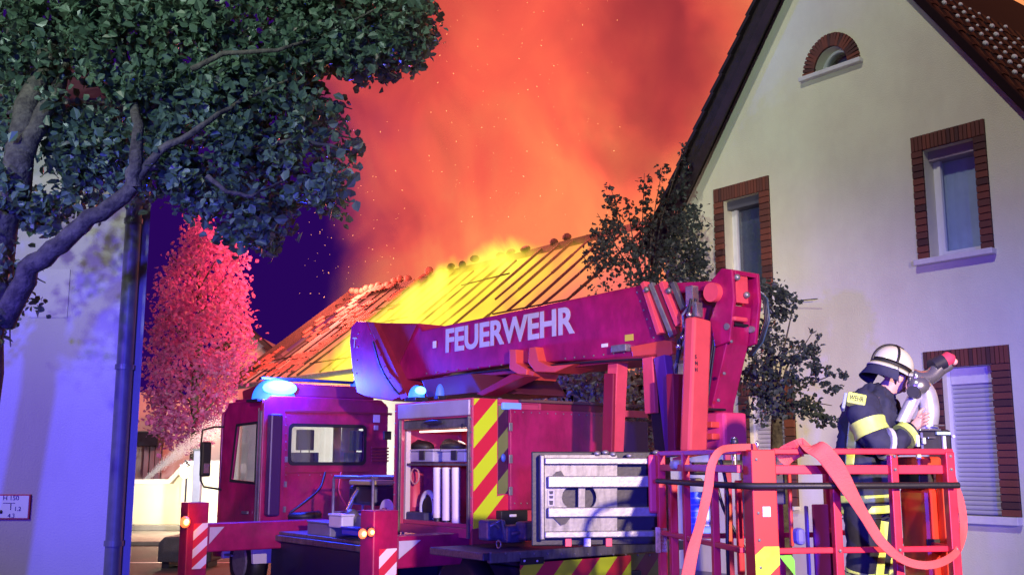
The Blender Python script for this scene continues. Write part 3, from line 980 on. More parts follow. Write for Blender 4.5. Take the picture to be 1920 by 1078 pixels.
# the big tree at the left
TY = 7.3
big = thing('broadleaf_tree', 'large broadleaf tree with thick leaning trunk in the top left corner', 'tree', loc=(atY(-40, 900, TY).x, TY, 0))
rt = random.Random(3)
mb = MB()
base = Vector((atY(-62, 700, TY).x, TY, 0))
limb(mb, [base, atY(-40, 700, TY - .3), atY(8, 420, TY - .6), atY(32, 300, TY - .7), atY(60, 170, TY - .6), atY(110, 60, TY), atY(150, -60, TY)], 0.165, 0.04, 12, rt)
obj('trunk', mb, BARK, big)
def br(pts, r0, r1, name='branch'):
    mb = MB(); limb(mb, [atY(*p) for p in pts], r0, r1, 9, rt); obj(name, mb, BARK, big)
br([(5, 610, 6.6), (55, 505, 6.55), (110, 460, 6.5), (170, 412, 6.45), (250, 350, 6.45)], 0.078, 0.05)
br([(250, 352, 6.45), (255, 300, 6.4), (262, 240, 6.5), (240, 150, 7.0), (230, 60, 7.1)], 0.055, 0.02)
br([(248, 345, 6.45), (300, 285, 6.4), (372, 240, 6.35), (450, 190, 6.6), (540, 150, 6.6)], 0.036, 0.008)
br([(45, 290, 6.6), (95, 190, 6.6), (125, 120, 7.15), (180, 10, 7.1)], 0.07, 0.03)
br([(360, 130, 6.4), (420, 100, 6.35), (520, 95, 6.35), (600, 70, 6.6), (700, 20, 6.6)], 0.02, 0.008)
br([(390, 330, 6.4), (425, 360, 6.35), (470, 368, 6.35), (530, 340, 6.6)], 0.018, 0.008)
br([(250, 330, 6.9), (330, 300, 6.8), (450, 290, 6.7), (560, 260, 6.6), (640, 280, 6.6)], 0.035, 0.01)
main = [(-40,-70),(790,-70),(815,30),(800,80),(785,115),(740,140),(690,150),(640,130),(590,140),(585,165),(612,200),(650,240),(665,285),(665,310),(635,345),(650,375),(645,405),(610,395),(570,370),(535,385),(540,430),(525,468),(500,470),(450,445),(405,440),(390,400),(335,380),(280,365),(230,385),(180,400),(140,385),(105,400),(75,440),(50,420),(25,470),(75,520),(65,560),(40,590),(22,650),(-10,650),(-40,640)]
holes = [[(48,255),(85,245),(112,262),(105,310),(130,345),(100,375),(50,365),(40,310)], [(100,200),(118,150),(165,138),(205,165),(212,205),(160,215)], [(380,82),(412,55),(414,88)], [(448,66),(468,80),(460,92)], [(590,120),(640,125),(650,160),(590,165)]]
BRS = [(10, 600, 110, 455, 34), (110, 455, 170, 410, 30), (170, 410, 250, 350, 14), (250, 340, 262, 250, 16), (262, 320, 372, 240, 12), (20, 420, 60, 170, 32), (50, 270, 120, 120, 16), (400, 100, 560, 95, 7), (395, 335, 470, 368, 8)]
def bp(px, py):
    if px < 55 and py > 160: return 0.25
    for (ax_, ay_, bx_, by_, w_) in BRS:
        dx, dy = bx_ - ax_, by_ - ay_
        t = max(0, min(1, ((px - ax_) * dx + (py - ay_) * dy) / (dx * dx + dy * dy)))
        if math.hypot(px - ax_ - t * dx, py - ay_ - t * dy) < w_: return 0.10
    q = noise.noise(Vector((px * .022, py * .022, 1.5)))
    return 1.0 if q > -.12 else .22
mb, _ = crown(main, 6.45, 8.0, 2300, 14, 0.050, 0.068, 11, holes, bp)
obj('crown', mb, LEAF, big, kind='stuff')
# edge twigs
mb = MB()
tw = [(812, 20, 700, 20), (745, 145, 660, 100), (660, 205, 600, 190), (672, 262, 600, 250), (655, 380, 590, 350), (530, 465, 480, 400), (85, 530, 20, 500), (500, 470, 450, 400), (640, 395, 560, 330), (20, 650, 5, 560)]
for (a, b, c, d) in tw:
    limb(mb, [atY(c, d, 6.9), atY((a + c) / 2 + 5, (b + d) / 2, 6.85), atY(a, b, 6.8)], 0.010, 0.004, 5, rt)
obj('twigs', mb, BARK, big, kind='stuff')

# the tree lit pink by the fire, its leaf colour carrying much of it
PY_ = 35.0
pk = thing('conical_tree', 'tall conical tree glowing pink in the firelight left of the burning roof', 'tree', loc=(atY(368, 900, PY_).x, PY_, 0))
mb = MB()
tb = atY(368, 900, PY_); tb.z = 0
limb(mb, [tb, atY(366, 800, PY_), atY(372, 620, PY_), atY(376, 460, PY_), atY(378, 405, PY_)], 0.22, 0.03, 8, rt)
for k in range(22):
    yy = 470 + k * 15
    sx = random.choice((-1, 1)) * random.uniform(40, 95) * min(1, (yy - 400) / 160)
    limb(mb, [atY(372, yy + 30, PY_), atY(372 + sx, yy - 25, PY_ + random.uniform(-1.2, 1.2))], 0.05, 0.015, 5, rt)
obj('trunk', mb, BARK, pk)
pkp = [(372 + (a_ - 372) * (.80 if b_ < 700 else .9), b_) for a_, b_ in [(374,396),(388,420),(402,450),(425,440),(445,455),(468,470),(490,510),(486,560),(495,610),(488,660),(470,700),(450,725),(425,775),(402,820),(365,845),(320,835),(285,805),(268,745),(262,680),(268,600),(284,535),(300,490),(325,470),(350,440)]]
def pp(px, py):
    return 0.25 + 0.75 * (noise.noise(Vector((px * .03, py * .03, 3))) > -.02)
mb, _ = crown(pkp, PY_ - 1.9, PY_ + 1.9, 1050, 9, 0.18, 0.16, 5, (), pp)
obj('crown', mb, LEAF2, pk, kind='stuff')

# climber and shrubs by the gable
SY = 15.2
sh = thing('climbing_shrub', 'dark leafy shrub silhouetted between the flames and the gable', 'shrub', loc=(atY(1235, 900, SY).x, SY, 0))
mb = MB()
sb = atY(1235, 900, SY); sb.z = 0
limb(mb, [sb, atY(1230, 700, SY), atY(1215, 560, SY), atY(1180, 450, SY)], 0.07, 0.02, 7, rt)
for (a, b) in ((1143, 345), (1175, 372), (1208, 325), (1243, 312), (1283, 272), (1120, 400), (1108, 440), (1300, 420), (1320, 500), (1235, 400)):
    limb(mb, [atY(1215, 560, SY), atY((a + 1200) / 2, (b + 540) / 2, SY), atY(a, b, SY)], 0.018, 0.004, 5, rt)
obj('trunk', mb, BARK, sh)
def shoots(lst, Y, per, leaf, seed, spread=7):
    rnd = random.Random(seed); mb = MB()
    for (x0, y0, x1, y1, wd) in lst:
        n = int(math.hypot(x1 - x0, y1 - y0) / 2.2)
        for i in range(n):
            t = rnd.random()
            px = x0 + (x1 - x0) * t + rnd.gauss(0, wd); py = y0 + (y1 - y0) * t + rnd.gauss(0, 5)
            for k in range(per):
                c = atY(px + rnd.gauss(0, 2.5), py + rnd.gauss(0, 2.5), Y + rnd.uniform(-.3, .3))
                leafmesh(mb, c, Vector((rnd.gauss(0, 1), rnd.gauss(0, 1), rnd.gauss(0, 1))).normalized(), leaf * rnd.uniform(.7, 1.2), rnd)
    return mb
shp = [(1100,440),(1112,465),(1125,420),(1140,430),(1160,425),(1178,440),(1200,470),(1215,440),(1245,450),(1262,410),(1290,380),(1320,400),(1325,470),(1330,560),(1250,570),(1180,545),(1110,560),(1095,500)]
sho = [[(1098,520),(1100,470),(1135,470),(1165,500),(1140,555),(1100,560)]]
mb, _ = crown(shp, SY - 1.3, SY + 0.7, 620, 6, 0.06, 0.062, 21, (), lambda x, y: (1.0 if x > 1190 or (y < 500 and x > 1112) else 0.28) * (1.0 if noise.noise(Vector((x * .035, y * .035, 9))) > -.1 else .12))
m2 = shoots([(1143,345,1160,430,5),(1134,410,1150,440,10),(1178,372,1195,430,7),(1208,330,1212,430,5),(1243,312,1240,400,6),(1283,272,1285,330,3),(1285,330,1250,420,9),(1106,430,1130,450,5),(1225,400,1200,470,9),(1140,380,1165,400,8)], SY, 3, 0.07, 4)
mb.add([tuple(v) for v in m2.v], m2.f)
obj('crown', mb, LEAF3, sh, kind='stuff')

GY = 11.6
gt = thing('young_tree', 'young thin trunked tree in front of the gable wall behind the red arm', 'tree', loc=(atY(1460, 900, GY).x, GY, 0))
mb = MB()
sb = atY(1462, 900, GY); sb.z = 0
limb(mb, [sb, atY(1462, 860, GY), atY(1455, 780, GY), atY(1445, 690, GY), atY(1438, 600, GY), atY(1450, 540, GY)], 0.10, 0.015, 8, rt)
for (a, b) in ((1490, 560), (1525, 620), (1570, 700), (1560, 760), (1545, 800), (1400, 650), (1405, 740), (1500, 640)):
    limb(mb, [atY(1450, 770, GY), atY((a + 1450) / 2, (b + 740) / 2, GY - .1), atY(a, b, GY - .15)], 0.022, 0.004, 5, rt)
obj('trunk', mb, BARK, gt)
gp = [(1425,530),(1450,525),(1470,545),(1488,580),(1470,610),(1455,640),(1500,650),(1525,640),(1530,680),(1510,720),(1530,760),(1515,790),(1480,770),(1440,790),(1400,800),(1385,740),(1400,690),(1405,620),(1440,600)]
mb, _ = crown(gp, GY - 0.8, GY + 0.35, 330, 6, 0.045, 0.055, 31, (), lambda x, y: (0.9 if x < 1500 else 0.5) * (1.0 if noise.noise(Vector((x * .04, y * .04, 5))) > -.08 else .1))
m2 = shoots([(1525,625,1528,700,6),(1530,690,1580,702,5),(1520,715,1575,730,5),(1490,750,1550,800,8),(1520,760,1570,795,5),(1500,660,1530,650,8),(1460,545,1500,570,7)], GY - .1, 4, 0.052, 8)
mb.add([tuple(v) for v in m2.v], m2.f)
obj('crown', mb, LEAF3, gt, kind='stuff')

HY = 18.0
hg = thing('garden_bush', 'blue lit garden bush seen under the boom', 'bush', loc=(atY(1080, 900, HY).x, HY, 0))
mb = MB(); sb = atY(1090, 900, HY); sb.z = 0
limb(mb, [sb, atY(1090, 800, HY), atY(1080, 720, HY)], 0.06, 0.02, 6, rt)
obj('stem', mb, BARK, hg)
hgp = [(960,790),(985,735),(1010,705),(1050,690),(1120,670),(1200,660),(1290,660),(1290,850),(960,850)]
mb, _ = crown(hgp, HY - .8, HY + .8, 520, 8, 0.09, 0.11, 77)
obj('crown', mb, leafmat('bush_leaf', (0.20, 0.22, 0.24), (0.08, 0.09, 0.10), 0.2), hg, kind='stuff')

# ------------------------------------------------------------------ background left: neighbours, yard wall, lamp, water jet
nb_ = thing('neighbour_house', 'distant house with pink lit gable and pale roof edge behind the conical tree', 'house', loc=(-15, 48, 0))
Yn = 47.0
def ap(px, py, Y): p = atY(px, py, Y); return (p.x, p.z)
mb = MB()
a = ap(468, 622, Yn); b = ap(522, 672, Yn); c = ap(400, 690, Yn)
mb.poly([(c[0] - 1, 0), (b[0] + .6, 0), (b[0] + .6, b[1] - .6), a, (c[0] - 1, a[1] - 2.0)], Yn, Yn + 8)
obj('wall', mb, mat('pink_lit_plaster', (0.62, 0.42, 0.42), 0.9, var=0.1), nb_)  # pale wall; the fire's pink is put into its plaster colour
mb = MB()
mb.bar((a[0], Yn - .2, a[1] + .1), (b[0] + 1.2, Yn - .2, b[1] - .9), 1.0, 0.18)
mb.bar((a[0], Yn - .2, a[1] + .1), (c[0] - 1.4, Yn - .2, a[1] - 2.3), 1.0, 0.18)
obj('roof_edge', mb, TILE, nb_)
# outbuilding with a dark canopy
Yo = 43.0
ob = thing('outbuilding', 'low outbuilding with red lit upper wall and dark canopy beside the downpipe', 'building', loc=(-18, Yo, 0))
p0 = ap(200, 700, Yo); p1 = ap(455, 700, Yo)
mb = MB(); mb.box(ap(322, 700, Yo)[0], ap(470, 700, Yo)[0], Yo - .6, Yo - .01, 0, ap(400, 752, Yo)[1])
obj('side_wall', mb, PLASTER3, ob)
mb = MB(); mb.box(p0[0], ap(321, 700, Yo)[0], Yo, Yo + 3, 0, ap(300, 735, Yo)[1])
obj('wall', mb, mat('red_lit_plaster', (0.66, 0.50, 0.48), 0.9, var=0.1, vscale=.6), ob)  # red cast of the fire is put into this wall's colour
mb = MB(); z0 = ap(300, 836, Yo - 1.2)[1]; z1 = ap(300, 808, Yo - 1.2)[1]
mb.box(p0[0], ap(318, 800, Yo)[0], Yo - 1.3, Yo - 0.003, z0, z1)
obj('canopy', mb, NAVY, ob, bevel=0.03)
for px in (276, 287, 297):
    x = ap(px, 850, Yo - 1)[0]
    mb = MB(); mb.box(x - .09, x + .09, Yo - 1.1, Yo - .92, 0, z0 - .003)
    obj('post', mb, mat('lilac_post', (0.25, 0.2, 0.26), 0.7), ob, bevel=0.01)
Yy = 32.0
yw = thing('yard_wall', 'cream rendered yard wall with stepped coping behind the outrigger lamp', 'wall', loc=(-11, Yy, 0))
zt_ = ap(300, 907, Yy)[1]
CREAM = mat('cream_render', (0.80, 0.76, 0.55), 0.9, var=0.08, vscale=1.2, bump=0.2)
x0 = ap(150, 900, Yy)[0]; x1 = ap(325, 900, Yy)[0]; x2 = ap(352, 880, Yy)[0]; x3 = ap(425, 880, Yy)[0]
zs = ap(350, 872, Yy)[1]
mb = MB(); mb.poly([(x0, 0), (x3, 0), (x3, zs), (x2, zs), (x1, zt_), (x0, zt_)], Yy, Yy + .3)
obj('wall', mb, CREAM, yw)
mb = MB(); mb.poly([(x0, zt_ + .003), (x1 - .1, zt_ + .003), (x2, zs + .003), (x3, zs + .003), (x3, zs + .14), (x2 - .05, zs + .14), (x1 - .15, zt_ + .14), (x0, zt_ + .14)], Yy - .05, Yy + .35)
obj('coping', mb, WHITE, yw)
mb = MB(); mb.box(x0, x3, Yy - .6, Yy - .003, 0.11, 0.26)
obj('footing', mb, paving, yw, bevel=.02)
# lantern on the post
Yl = 30.5
ln = thing('yard_lantern', 'small bright warm lantern above the cream yard wall', 'lamp', loc=(atY(346, 900, Yl).x, Yl, 0))
lc = atY(346, 885, Yl)
mb = MB(); mb.tube([(lc.x, Yl + .2, 0), (lc.x, Yl + .2, lc.z + .28), (lc.x, Yl, lc.z + .32)], 0.03, 8)
obj('post', mb, NAVY, ln)
mb = MB(); mb.ball(lc, .13, .13, .17)
obj('globe', mb, emit('lantern_glow', (1.0, .82, .5), 26), ln)
mb = MB(); mb.box(lc.x - .12, lc.x + .12, Yl - .12, Yl + .12, lc.z + .18, lc.z + .24)
obj('cap', mb, NAVY, ln, bevel=.02)
lamp('lantern_light', 'POINT', (lc.x, Yl - .4, lc.z), 420, (1, .82, .52), .15)
ps = thing('gate_post', 'slender grey post standing between the lantern and the truck mirror', 'post', loc=(atY(373, 900, 27).x, 27, 0))
c = atY(373, 845, 27)
mb = MB(); mb.box(c.x - .10, c.x + .10, 26.9, 27.1, 0, c.z); obj('shaft', mb, mat('grey_post', (.35, .33, .4), .6, var=.1), ps, bevel=.015)
mb = MB(); mb.box(c.x - .13, c.x + .13, 26.87, 27.13, c.z + .002, c.z + .05); obj('cap', mb, STEEL, ps, bevel=.015)
# parked trough / planter
Yp = 21.5
pl_ = thing('stone_planter', 'dark rounded planter box on the road beside the outrigger', 'planter', loc=(atY(340, 1000, Yp).x, Yp, 0))
a = atY(297, 1006, Yp); b = atY(398, 1006, Yp)
mb = MB(); mb.poly([(a.x, 0.12), (b.x, 0.12), (b.x, a.z - .05), (b.x - .08, a.z), (a.x + .12, a.z), (a.x, a.z - .12)], Yp, Yp + .8)
obj('tub', mb, mat('dark_stone', (0.07, 0.07, 0.10), .7, var=.3, vscale=5, bump=.5), pl_, bevel=.03)
mb = MB(); mb.box(a.x + .08, a.x + .22, Yp + .05, Yp + .75, 0, .118); mb.box(b.x - .22, b.x - .08, Yp + .05, Yp + .75, 0, .118)
obj('foot', mb, NAVY, pl_)
# water jet: thousands of droplets in a widening stream
mb = MB()
A = atY(268, 903, 33); B = atY(418, 797, 31)
rj = random.Random(9)
for k in range(5200):
    t = rj.random()
    c = A.lerp(B, t) + Vector((0, 0, 0.5 * t * (1 - t)))
    s = .05 + .34 * t
    c += Vector((rj.gauss(0, .3), rj.gauss(0, .4), rj.gauss(0, .5))) * s
    r = .016
    mb.add([c + Vector((-r, 0, 0)), c + Vector((r, 0, 0)), c + Vector((0, r, r)), c + Vector((0, -r, r * .5))], [(0, 1, 2), (0, 3, 1), (1, 3, 2), (2, 3, 0)])
wt = mat('spray_water', (.85, .88, .95), .3, trans=.5)
obj('water_jet', mb, wt, kind='stuff', label='pale fine jet of water arching over the yard wall', category='water jet')

# ------------------------------------------------------------------ the platform truck
truck = thing('platform_truck', 'red fire service aerial platform truck with rescue basket lowered at its rear', 'fire engine', M=fr_t)
def T(px, py, x=None, y=None, z=None): return hit(fr_t, px, py, x=x, y=y, z=z)
def xz(px, py, y): p = T(px, py, y=y); return (p.x, p.z)
def yz(px, py, x): p = T(px, py, x=x); return (p.y, p.z)
def part(name, mb, m, bevel=0.0, parent=None, **k):
    return obj(name, mb, m, parent or truck, bevel=bevel, **k)
# chassis and low deck between cab and locker
xc = T(490, 870, y=0).x
zc = T(600, 745, x=xc).z
x1b = T(885, 800, y=0).x; x2b = T(740, 800, y=0).x
zb = T(885, 745, y=0).z
zdk = T(600, 1012, y=0).z
mb = MB(fr_t); mb.box(-1.0, xc + 1.7, -1.75, -0.75, 0.55, 0.85); mb.box(-.9, xc + 1.6, -1.0, -.76, .86, 1.0); mb.box(-.9, xc + 1.6, -1.74, -1.5, .86, 1.0)
part('chassis', mb, NAVY, .02)
mb = MB(fr_t); mb.box(x2b + .02, xc - .15, -2.42, -.02, zdk + .003, zdk + .05)
part('deck', mb, ALU, .008)
mb = MB(fr_t); mb.box(x2b + .02, xc - .35, -.03, .035, zdk - .09, zdk + .0)
part('deck_edge', mb, ALU, .012)
mb = MB(fr_t); mb.box(x2b + .05, xc - .35, -.75, -.06, .12, zdk - .1)
part('side_locker', mb, mat('navy_panel', (0.012, 0.014, 0.05), .5, var=.3), .02)
# wheels
for xw in (xc + .75, .35):
    for yw_, sgn in ((-.18, 1), (-2.24, -1)):
        c = fr_t @ Vector((xw, yw_, .5))
        mb = MB(fr_t)
        mb.tube([(xw, yw_ - .15, .5), (xw, yw_ - .12, .5), (xw, yw_ + .12, .5), (xw, yw_ + .15, .5)], [.44, .5, .5, .44], 28)
        wh = part('wheel', mb, BLACK)
        mb = MB(fr_t); mb.tube([(xw, yw_ + sgn * .152, .5), (xw, yw_ + sgn * .175, .5)], [.29, .26], 20)
        part('rim', mb, STEEL, parent=wh)
mb = MB(fr_t)
pts = []
for k in range(9):
    a = math.pi * (1 - k / 8)
    pts.append((xc + .75 + .66 * math.cos(a), .5 + .62 * math.sin(a)))
mb.poly(pts + [(p[0] * 1 + 0 if 0 else xc + .75 + (p[0] - xc - .75) * .88, .5 + (p[1] - .5) * .88) for p in reversed(pts)], -.42, .03)
part('wheel_arch', mb, mat('pale_fender', (.62, .60, .66), .5), .01)

# --- cab: panels with real openings
cabL = 1.75
x0c, x1c = xc, xc + cabL
yR = -2.35
zf = 0.95
RW = [yz(545, 797, xc), yz(684, 797, xc), yz(684, 868, xc), yz(545, 868, xc)]
def rrect(a, b, c, d, r, n=4):
    """rounded rectangle a<b, c<d"""
    o = []
    for cx_, cy_, t0 in ((b - r, d - r, 0), (a + r, d - r, 90), (a + r, c + r, 180), (b - r, c + r, 270)):
        for k in range(n + 1):
            t = R(t0 + 90 * k / n)
            o.append((cx_ + r * math.cos(t), cy_ + r * math.sin(t)))
    return o
ry0, ry1 = RW[1][0], RW[0][0]; rz0, rz1 = RW[2][1], RW[0][1]
cab = MB(fr_t)
cab.poly([(0.0, zf), (yR, zf), (yR, zc - .12), (yR + .14, zc), (-.14, zc), (0.0, zc - .12)], x0c, x0c + .06, 'x', [rrect(ry0, ry1, rz0, rz1, .07)])
cab.poly([(0.0, zf), (yR, zf), (yR, zc - .25), (yR + .14, zc - .1), (-.14, zc - .1), (0.0, zc - .25)], x1c - .06, x1c, 'x', [rrect(yR + .15, -.15, zf + .75, zc - .38, .1)])
# side walls with the door opening
dx0 = T(480, 850, y=0).x; dx1 = T(441, 850, y=0).x
zw1 = T(470, 795, y=0).z; zw0 = T(470, 905, y=0).z
side = [(x0c + .062, zf), (x1c - .062, zf - .2), (x1c - .062, zf + .7), (x1c - .16, zc - .3), (x1c - .3, zc - .06), (x0c + .062, zc - .06)]
win = [(dx0, zw0 + .02), (dx0, zw1), (dx1 - .05, zw1 - .02), (dx1 + .12, zw0 + .05)]
cab.poly(side, 0.0, -.05, 'y', [win])
cab.poly(side, yR, yR + .05, 'y', [win])
cab.box(x0c + .05, x1c - .25, yR + .14, -.14, zc - .06, zc - .001)
cab.box(x0c + .062, x1c - .062, yR + .052, -.052, zf, zf + .06)
cb = part('cab', cab, RED, .015)
# window seals and panes
mb = MB(fr_t); mb.poly(rrect(ry0 - .035, ry1 + .035, rz0 - .035, rz1 + .035, .09), x0c - .012, x0c - .002, 'x', [rrect(ry0 + .02, ry1 - .02, rz0 + .02, rz1 - .02, .06)])
rw = part('rear_window', mb, BLACK, parent=cb)
mb = MB(fr_t); mb.box(x0c + .02, x0c + .026, ry0, ry1, rz0, rz1); part('rear_window_pane', mb, GLASS, parent=cb)
mb = MB(fr_t)
wo_ = [(win[0][0] - .04, win[0][1] - .04), (win[1][0] - .04, win[1][1] + .04), (win[2][0] + .04, win[2][1] + .04), (win[3][0] + .05, win[3][1] - .04)]
mb.poly(wo_, .002, .014, 'y', [win])
part('door_window_frame', mb, BLACK, parent=cb)
mb = MB(fr_t); mb.poly(win, -.03, -.024); part('door_window_pane', mb, GLASS, parent=cb)
mb = MB(fr_t); mb.poly([(dx0 - .06, zf + .05), (dx0 - .045, zf + .05), (dx0 - .045, zc - .2), (dx0 - .06, zc - .2)], .001, .01)
mb.box(x0c + .03, x0c + .09, .002, .022, zf + .02, zc - .25)
part('door_seam', mb, STEEL, parent=cb)
mb = MB(fr_t); p = T(463, 960, y=0); mb.bar((p.x - .12, .04, p.z), (p.x + .1, .04, p.z), .03, .04); part('door_handle', mb, STEEL, parent=cb)
for zz in (zf + .35, zf + .75, zf + 1.15):
    mb = MB(fr_t); mb.box(x0c - .03, x0c - .002, ry1 + .045, ry1 + .085, zz, zz + .09); part('hinge', mb, STEEL, parent=cb)
# dark vertical duct on the cab's rear left corner
mb = MB(fr_t); a = yz(505, 800, x0c - .1); b = yz(528, 800, x0c - .1); mb.box(x0c - .16, x0c - .003, b[0], a[0], zf + .3, zc - .3)
part('air_intake', mb, mat('navy_duct', (.05, .015, .10), .4), .03)
# seats
for yy in (yz(572, 840, xc + .5)[0], yz(672, 840, xc + .5)[0]):
    mb = MB(fr_t)
    mb.box(x0c + .45, x0c + .60, yy - .24, yy + .24, zf + .5, rz0 + .18)
    mb.box(x0c + .46, x0c + .56, yy - .15, yy + .15, rz0 + .22, rz1 - .05)
    mb.bar((x0c + .5, yy - .08, rz0 + .1), (x0c + .5, yy - .08, rz0 + .3), .02, .02); mb.bar((x0c + .5, yy + .08, rz0 + .1), (x0c + .5, yy + .08, rz0 + .3), .02, .02)
    part('seat', mb, mat('seat_fabric', (.03, .03, .10), .9), .05)
# bumper/front
mb = MB(fr_t); mb.box(x1c - .05, x1c + .12, yR, 0, .5, zf - .01); part('front_bumper', mb, RED, .03)
# roof spoiler and light bar
mb = MB(fr_t); mb.poly([(x0c + .15, zc + .003), (x1c - .3, zc + .003), (x1c - .25, zc + .16), (x0c + .5, zc + .28), (x0c + .15, zc + .22)], yR + .2, -.25)
part('roof_fairing', mb, DARKRED, .03)
zl = T(515, 728, x=x0c + .3).z
yl0 = T(548, 728, x=x0c + .3).y; yl1 = T(484, 728, x=x0c + .3).y
BLUEGL = emit('blue_beacon_lens', (0.0, 0.10, 1.0), 3.6)
BLUEHOT = emit('blue_beacon_core', (0.12, 0.75, 1.0), 5)
BLUEDIM = emit('blue_beacon_dim', (0.0, 0.10, 0.9), 1.2)
def beacon(c, ly, lx, h, on=True, par=None):
    """dome lens over a bright core, on a black foot"""
    mb = MB(fr_t); mb.box(c.x - lx, c.x + lx, c.y - ly, c.y + ly, c.z - h - .05, c.z - h)
    bf = part('beacon', mb, NAVY, .01)
    mb = MB(fr_t); mb.ball((c.x, c.y, c.z - h), lx, ly * .98, h * 1.9, 16, 8, zmin=0.0); part('beacon_lens', mb, BLUEGL if on else BLUEDIM, parent=bf)
    if on:
        mb = MB(fr_t); mb.ball((c.x - lx * .72, c.y - ly * .02, c.z + h * .0), lx * .55, ly * .74, h * .66, 16, 8); part('beacon_core', mb, BLUEHOT, parent=bf)
    return bf
c1 = Vector((x0c + .3, (yl0 + yl1) / 2, zl))
beacon(c1, abs(yl1 - yl0) / 2 * 1.35, .22, .19)  # lens enlarged to stand in for the halo round the beacon
mb = MB(fr_t); mb.bar((x0c + .3, yR + .1, zc + .30), (x0c + .3, -.05, zc + .30), .10, .05); part('light_bar', mb, NAVY, .01)
p = T(668, 722, x=x0c + .3); beacon(Vector((p.x, p.y, p.z)), .13, .13, .11, False)
lamp('cab_beacon_light', 'POINT', fr_t @ (c1 + Vector((-.35, .05, .1))), 1500, (0.02, 0.05, 1.0), .12)
lamp('facade_fill_light', 'SPOT', fr_t @ Vector((x1c + .3, -1.0, 3.3)), 9000, (.92, .95, 1.0), .15, fr_b @ Vector((10.0, 4.3, 1.6)), 46, .8)  # added flood ahead of the cab, brightens the burning house's front wall
# mirror on its frame
ms_ = thing('mirror_tmp', 'x', 'x') if False else None
ym = 0.42
def mpt(px, py): p = T(px, py, x=x1c - .15); return Vector((p.x, p.y, p.z))
mb = MB(fr_t)
mb.tube([mpt(436, 800), mpt(402, 800), mpt(380, 806), mpt(377, 830), mpt(376, 900), mpt(382, 912), mpt(420, 918), mpt(428, 912)], .017, 8)
mr = part('mirror', mb, BLACK)
a = mpt(385, 828); b = mpt(385, 893); mb = MB(fr_t); mb.box(a.x - .06, a.x + .04, a.y - .10, a.y + .075, b.z, a.z)
part('mirror_shell', mb, BLACK, .03, parent=mr)
mb = MB(fr_t); c = mpt(424, 915); mb.ball(c, .07, .06, .07); part('mirror_joint', mb, BLACK, parent=mr)
mb = MB(fr_t); mb.box(a.x - .066, a.x - .061, a.y - .07, a.y + .03, b.z + .06, b.z + .22)
part('mirror_glass', mb, CHROME, parent=mr)

# --- locker box behind the cab with open roller shutter
zlo = T(885, 992, y=0).z
lx0, lx1 = 0.0, x2b
ox0 = T(878, 880, y=0).x; ox1 = T(752, 880, y=0).x
oz1 = T(815, 785, y=0).z; oz0 = T(815, 1003, y=0).z
WB = -2.42
mb = MB(fr_t)
mb.poly([(lx0, zlo), (lx1, zlo), (lx1, zb), (lx0, zb)], 0, -.05, 'y', [[(ox0, oz0), (ox1, oz0), (ox1, oz1), (ox0, oz1)]])
mb.box(lx0 + .002, lx1 - .002, -1.0, -.052, zb - .05, zb - .002)
mb.box(lx0 + .002, lx1 - .002, -1.0, -.052, zlo, zlo + .05)
mb.box(lx1 - .05, lx1 - .002, -1.0, -.052, zlo + .052, zb - .052)
mb.box(lx0 + .002, lx0 + .05, -1.0, -.052, zlo + .052, zb - .052)
mb.box(lx0 + .002, lx1 - .002, -1.05, -1.0, zlo, zb - .002)
lk = part('equipment_locker', mb, mat('locker_paint', (.5, .05, .12), .45, coat=.3, var=.1), .006)
LILM = mat('silver_panel', (.42, .38, .50), .4, metal=.3, var=.1)
mb = MB(fr_t); mb.box(ox0 - .05, ox1 + .05, .002, .035, oz1 + .02, zb - .02); part('fascia', mb, LILM, .01, parent=lk)
mb = MB(fr_t); mb.box(ox0 - .001, ox1 + .001, -.16, -.02, oz1 - .12, oz1 - .002); part('shutter_roll', mb, ALU, .02, parent=lk)
mb = MB(fr_t); cpt = T(812, 787, y=.04); mb.ball((cpt.x, .04, cpt.z - .03), .22, .02, .035, 14, 6); part('shutter_handle', mb, NAVY, parent=lk)
for xx in (ox0 - .045, ox1 + .005):
    mb = MB(fr_t); mb.box(xx, xx + .04, -.03, .03, oz0, oz1 + .01); part('shutter_rail', mb, ALU, .006, parent=lk)
mb = MB(fr_t); mb.box(ox0 + .01, ox1 - .01, -.98, -.94, oz0 + .05, oz1 - .12); part('locker_back', mb, mat('locker_red', (.62, .04, .05), .6, var=.1), parent=lk)
zsh = T(815, 868, y=-.1).z
mb = MB(fr_t); mb.box(ox0 + .01, ox1 - .01, -.93, -.08, zsh - .03, zsh); part('shelf', mb, ALU, .004, parent=lk)
px_ = T(760, 880, y=-.1).x
mb = MB(fr_t); mb.box(px_ - .035, px_ + .035, -.16, -.09, oz0 + .02, oz1 - .13); part('upright', mb, mat('cream_upright', (.75, .66, .55), .5), .006, parent=lk)
ls = T(815, 797, y=-.3)
mb = MB(fr_t); mb.box(ox0 + .1, ox1 - .1, -.24, -.21, oz1 - .15, oz1 - .13); part('interior_lamp', mb, emit('strip_lamp', (1, .55, .45), 5), parent=lk)
p = fr_t @ Vector(((ox0 + ox1) / 2, -.45, oz1 - .25)); lamp('locker_light', 'POINT', p, 7, (1, .6, .5), .08)
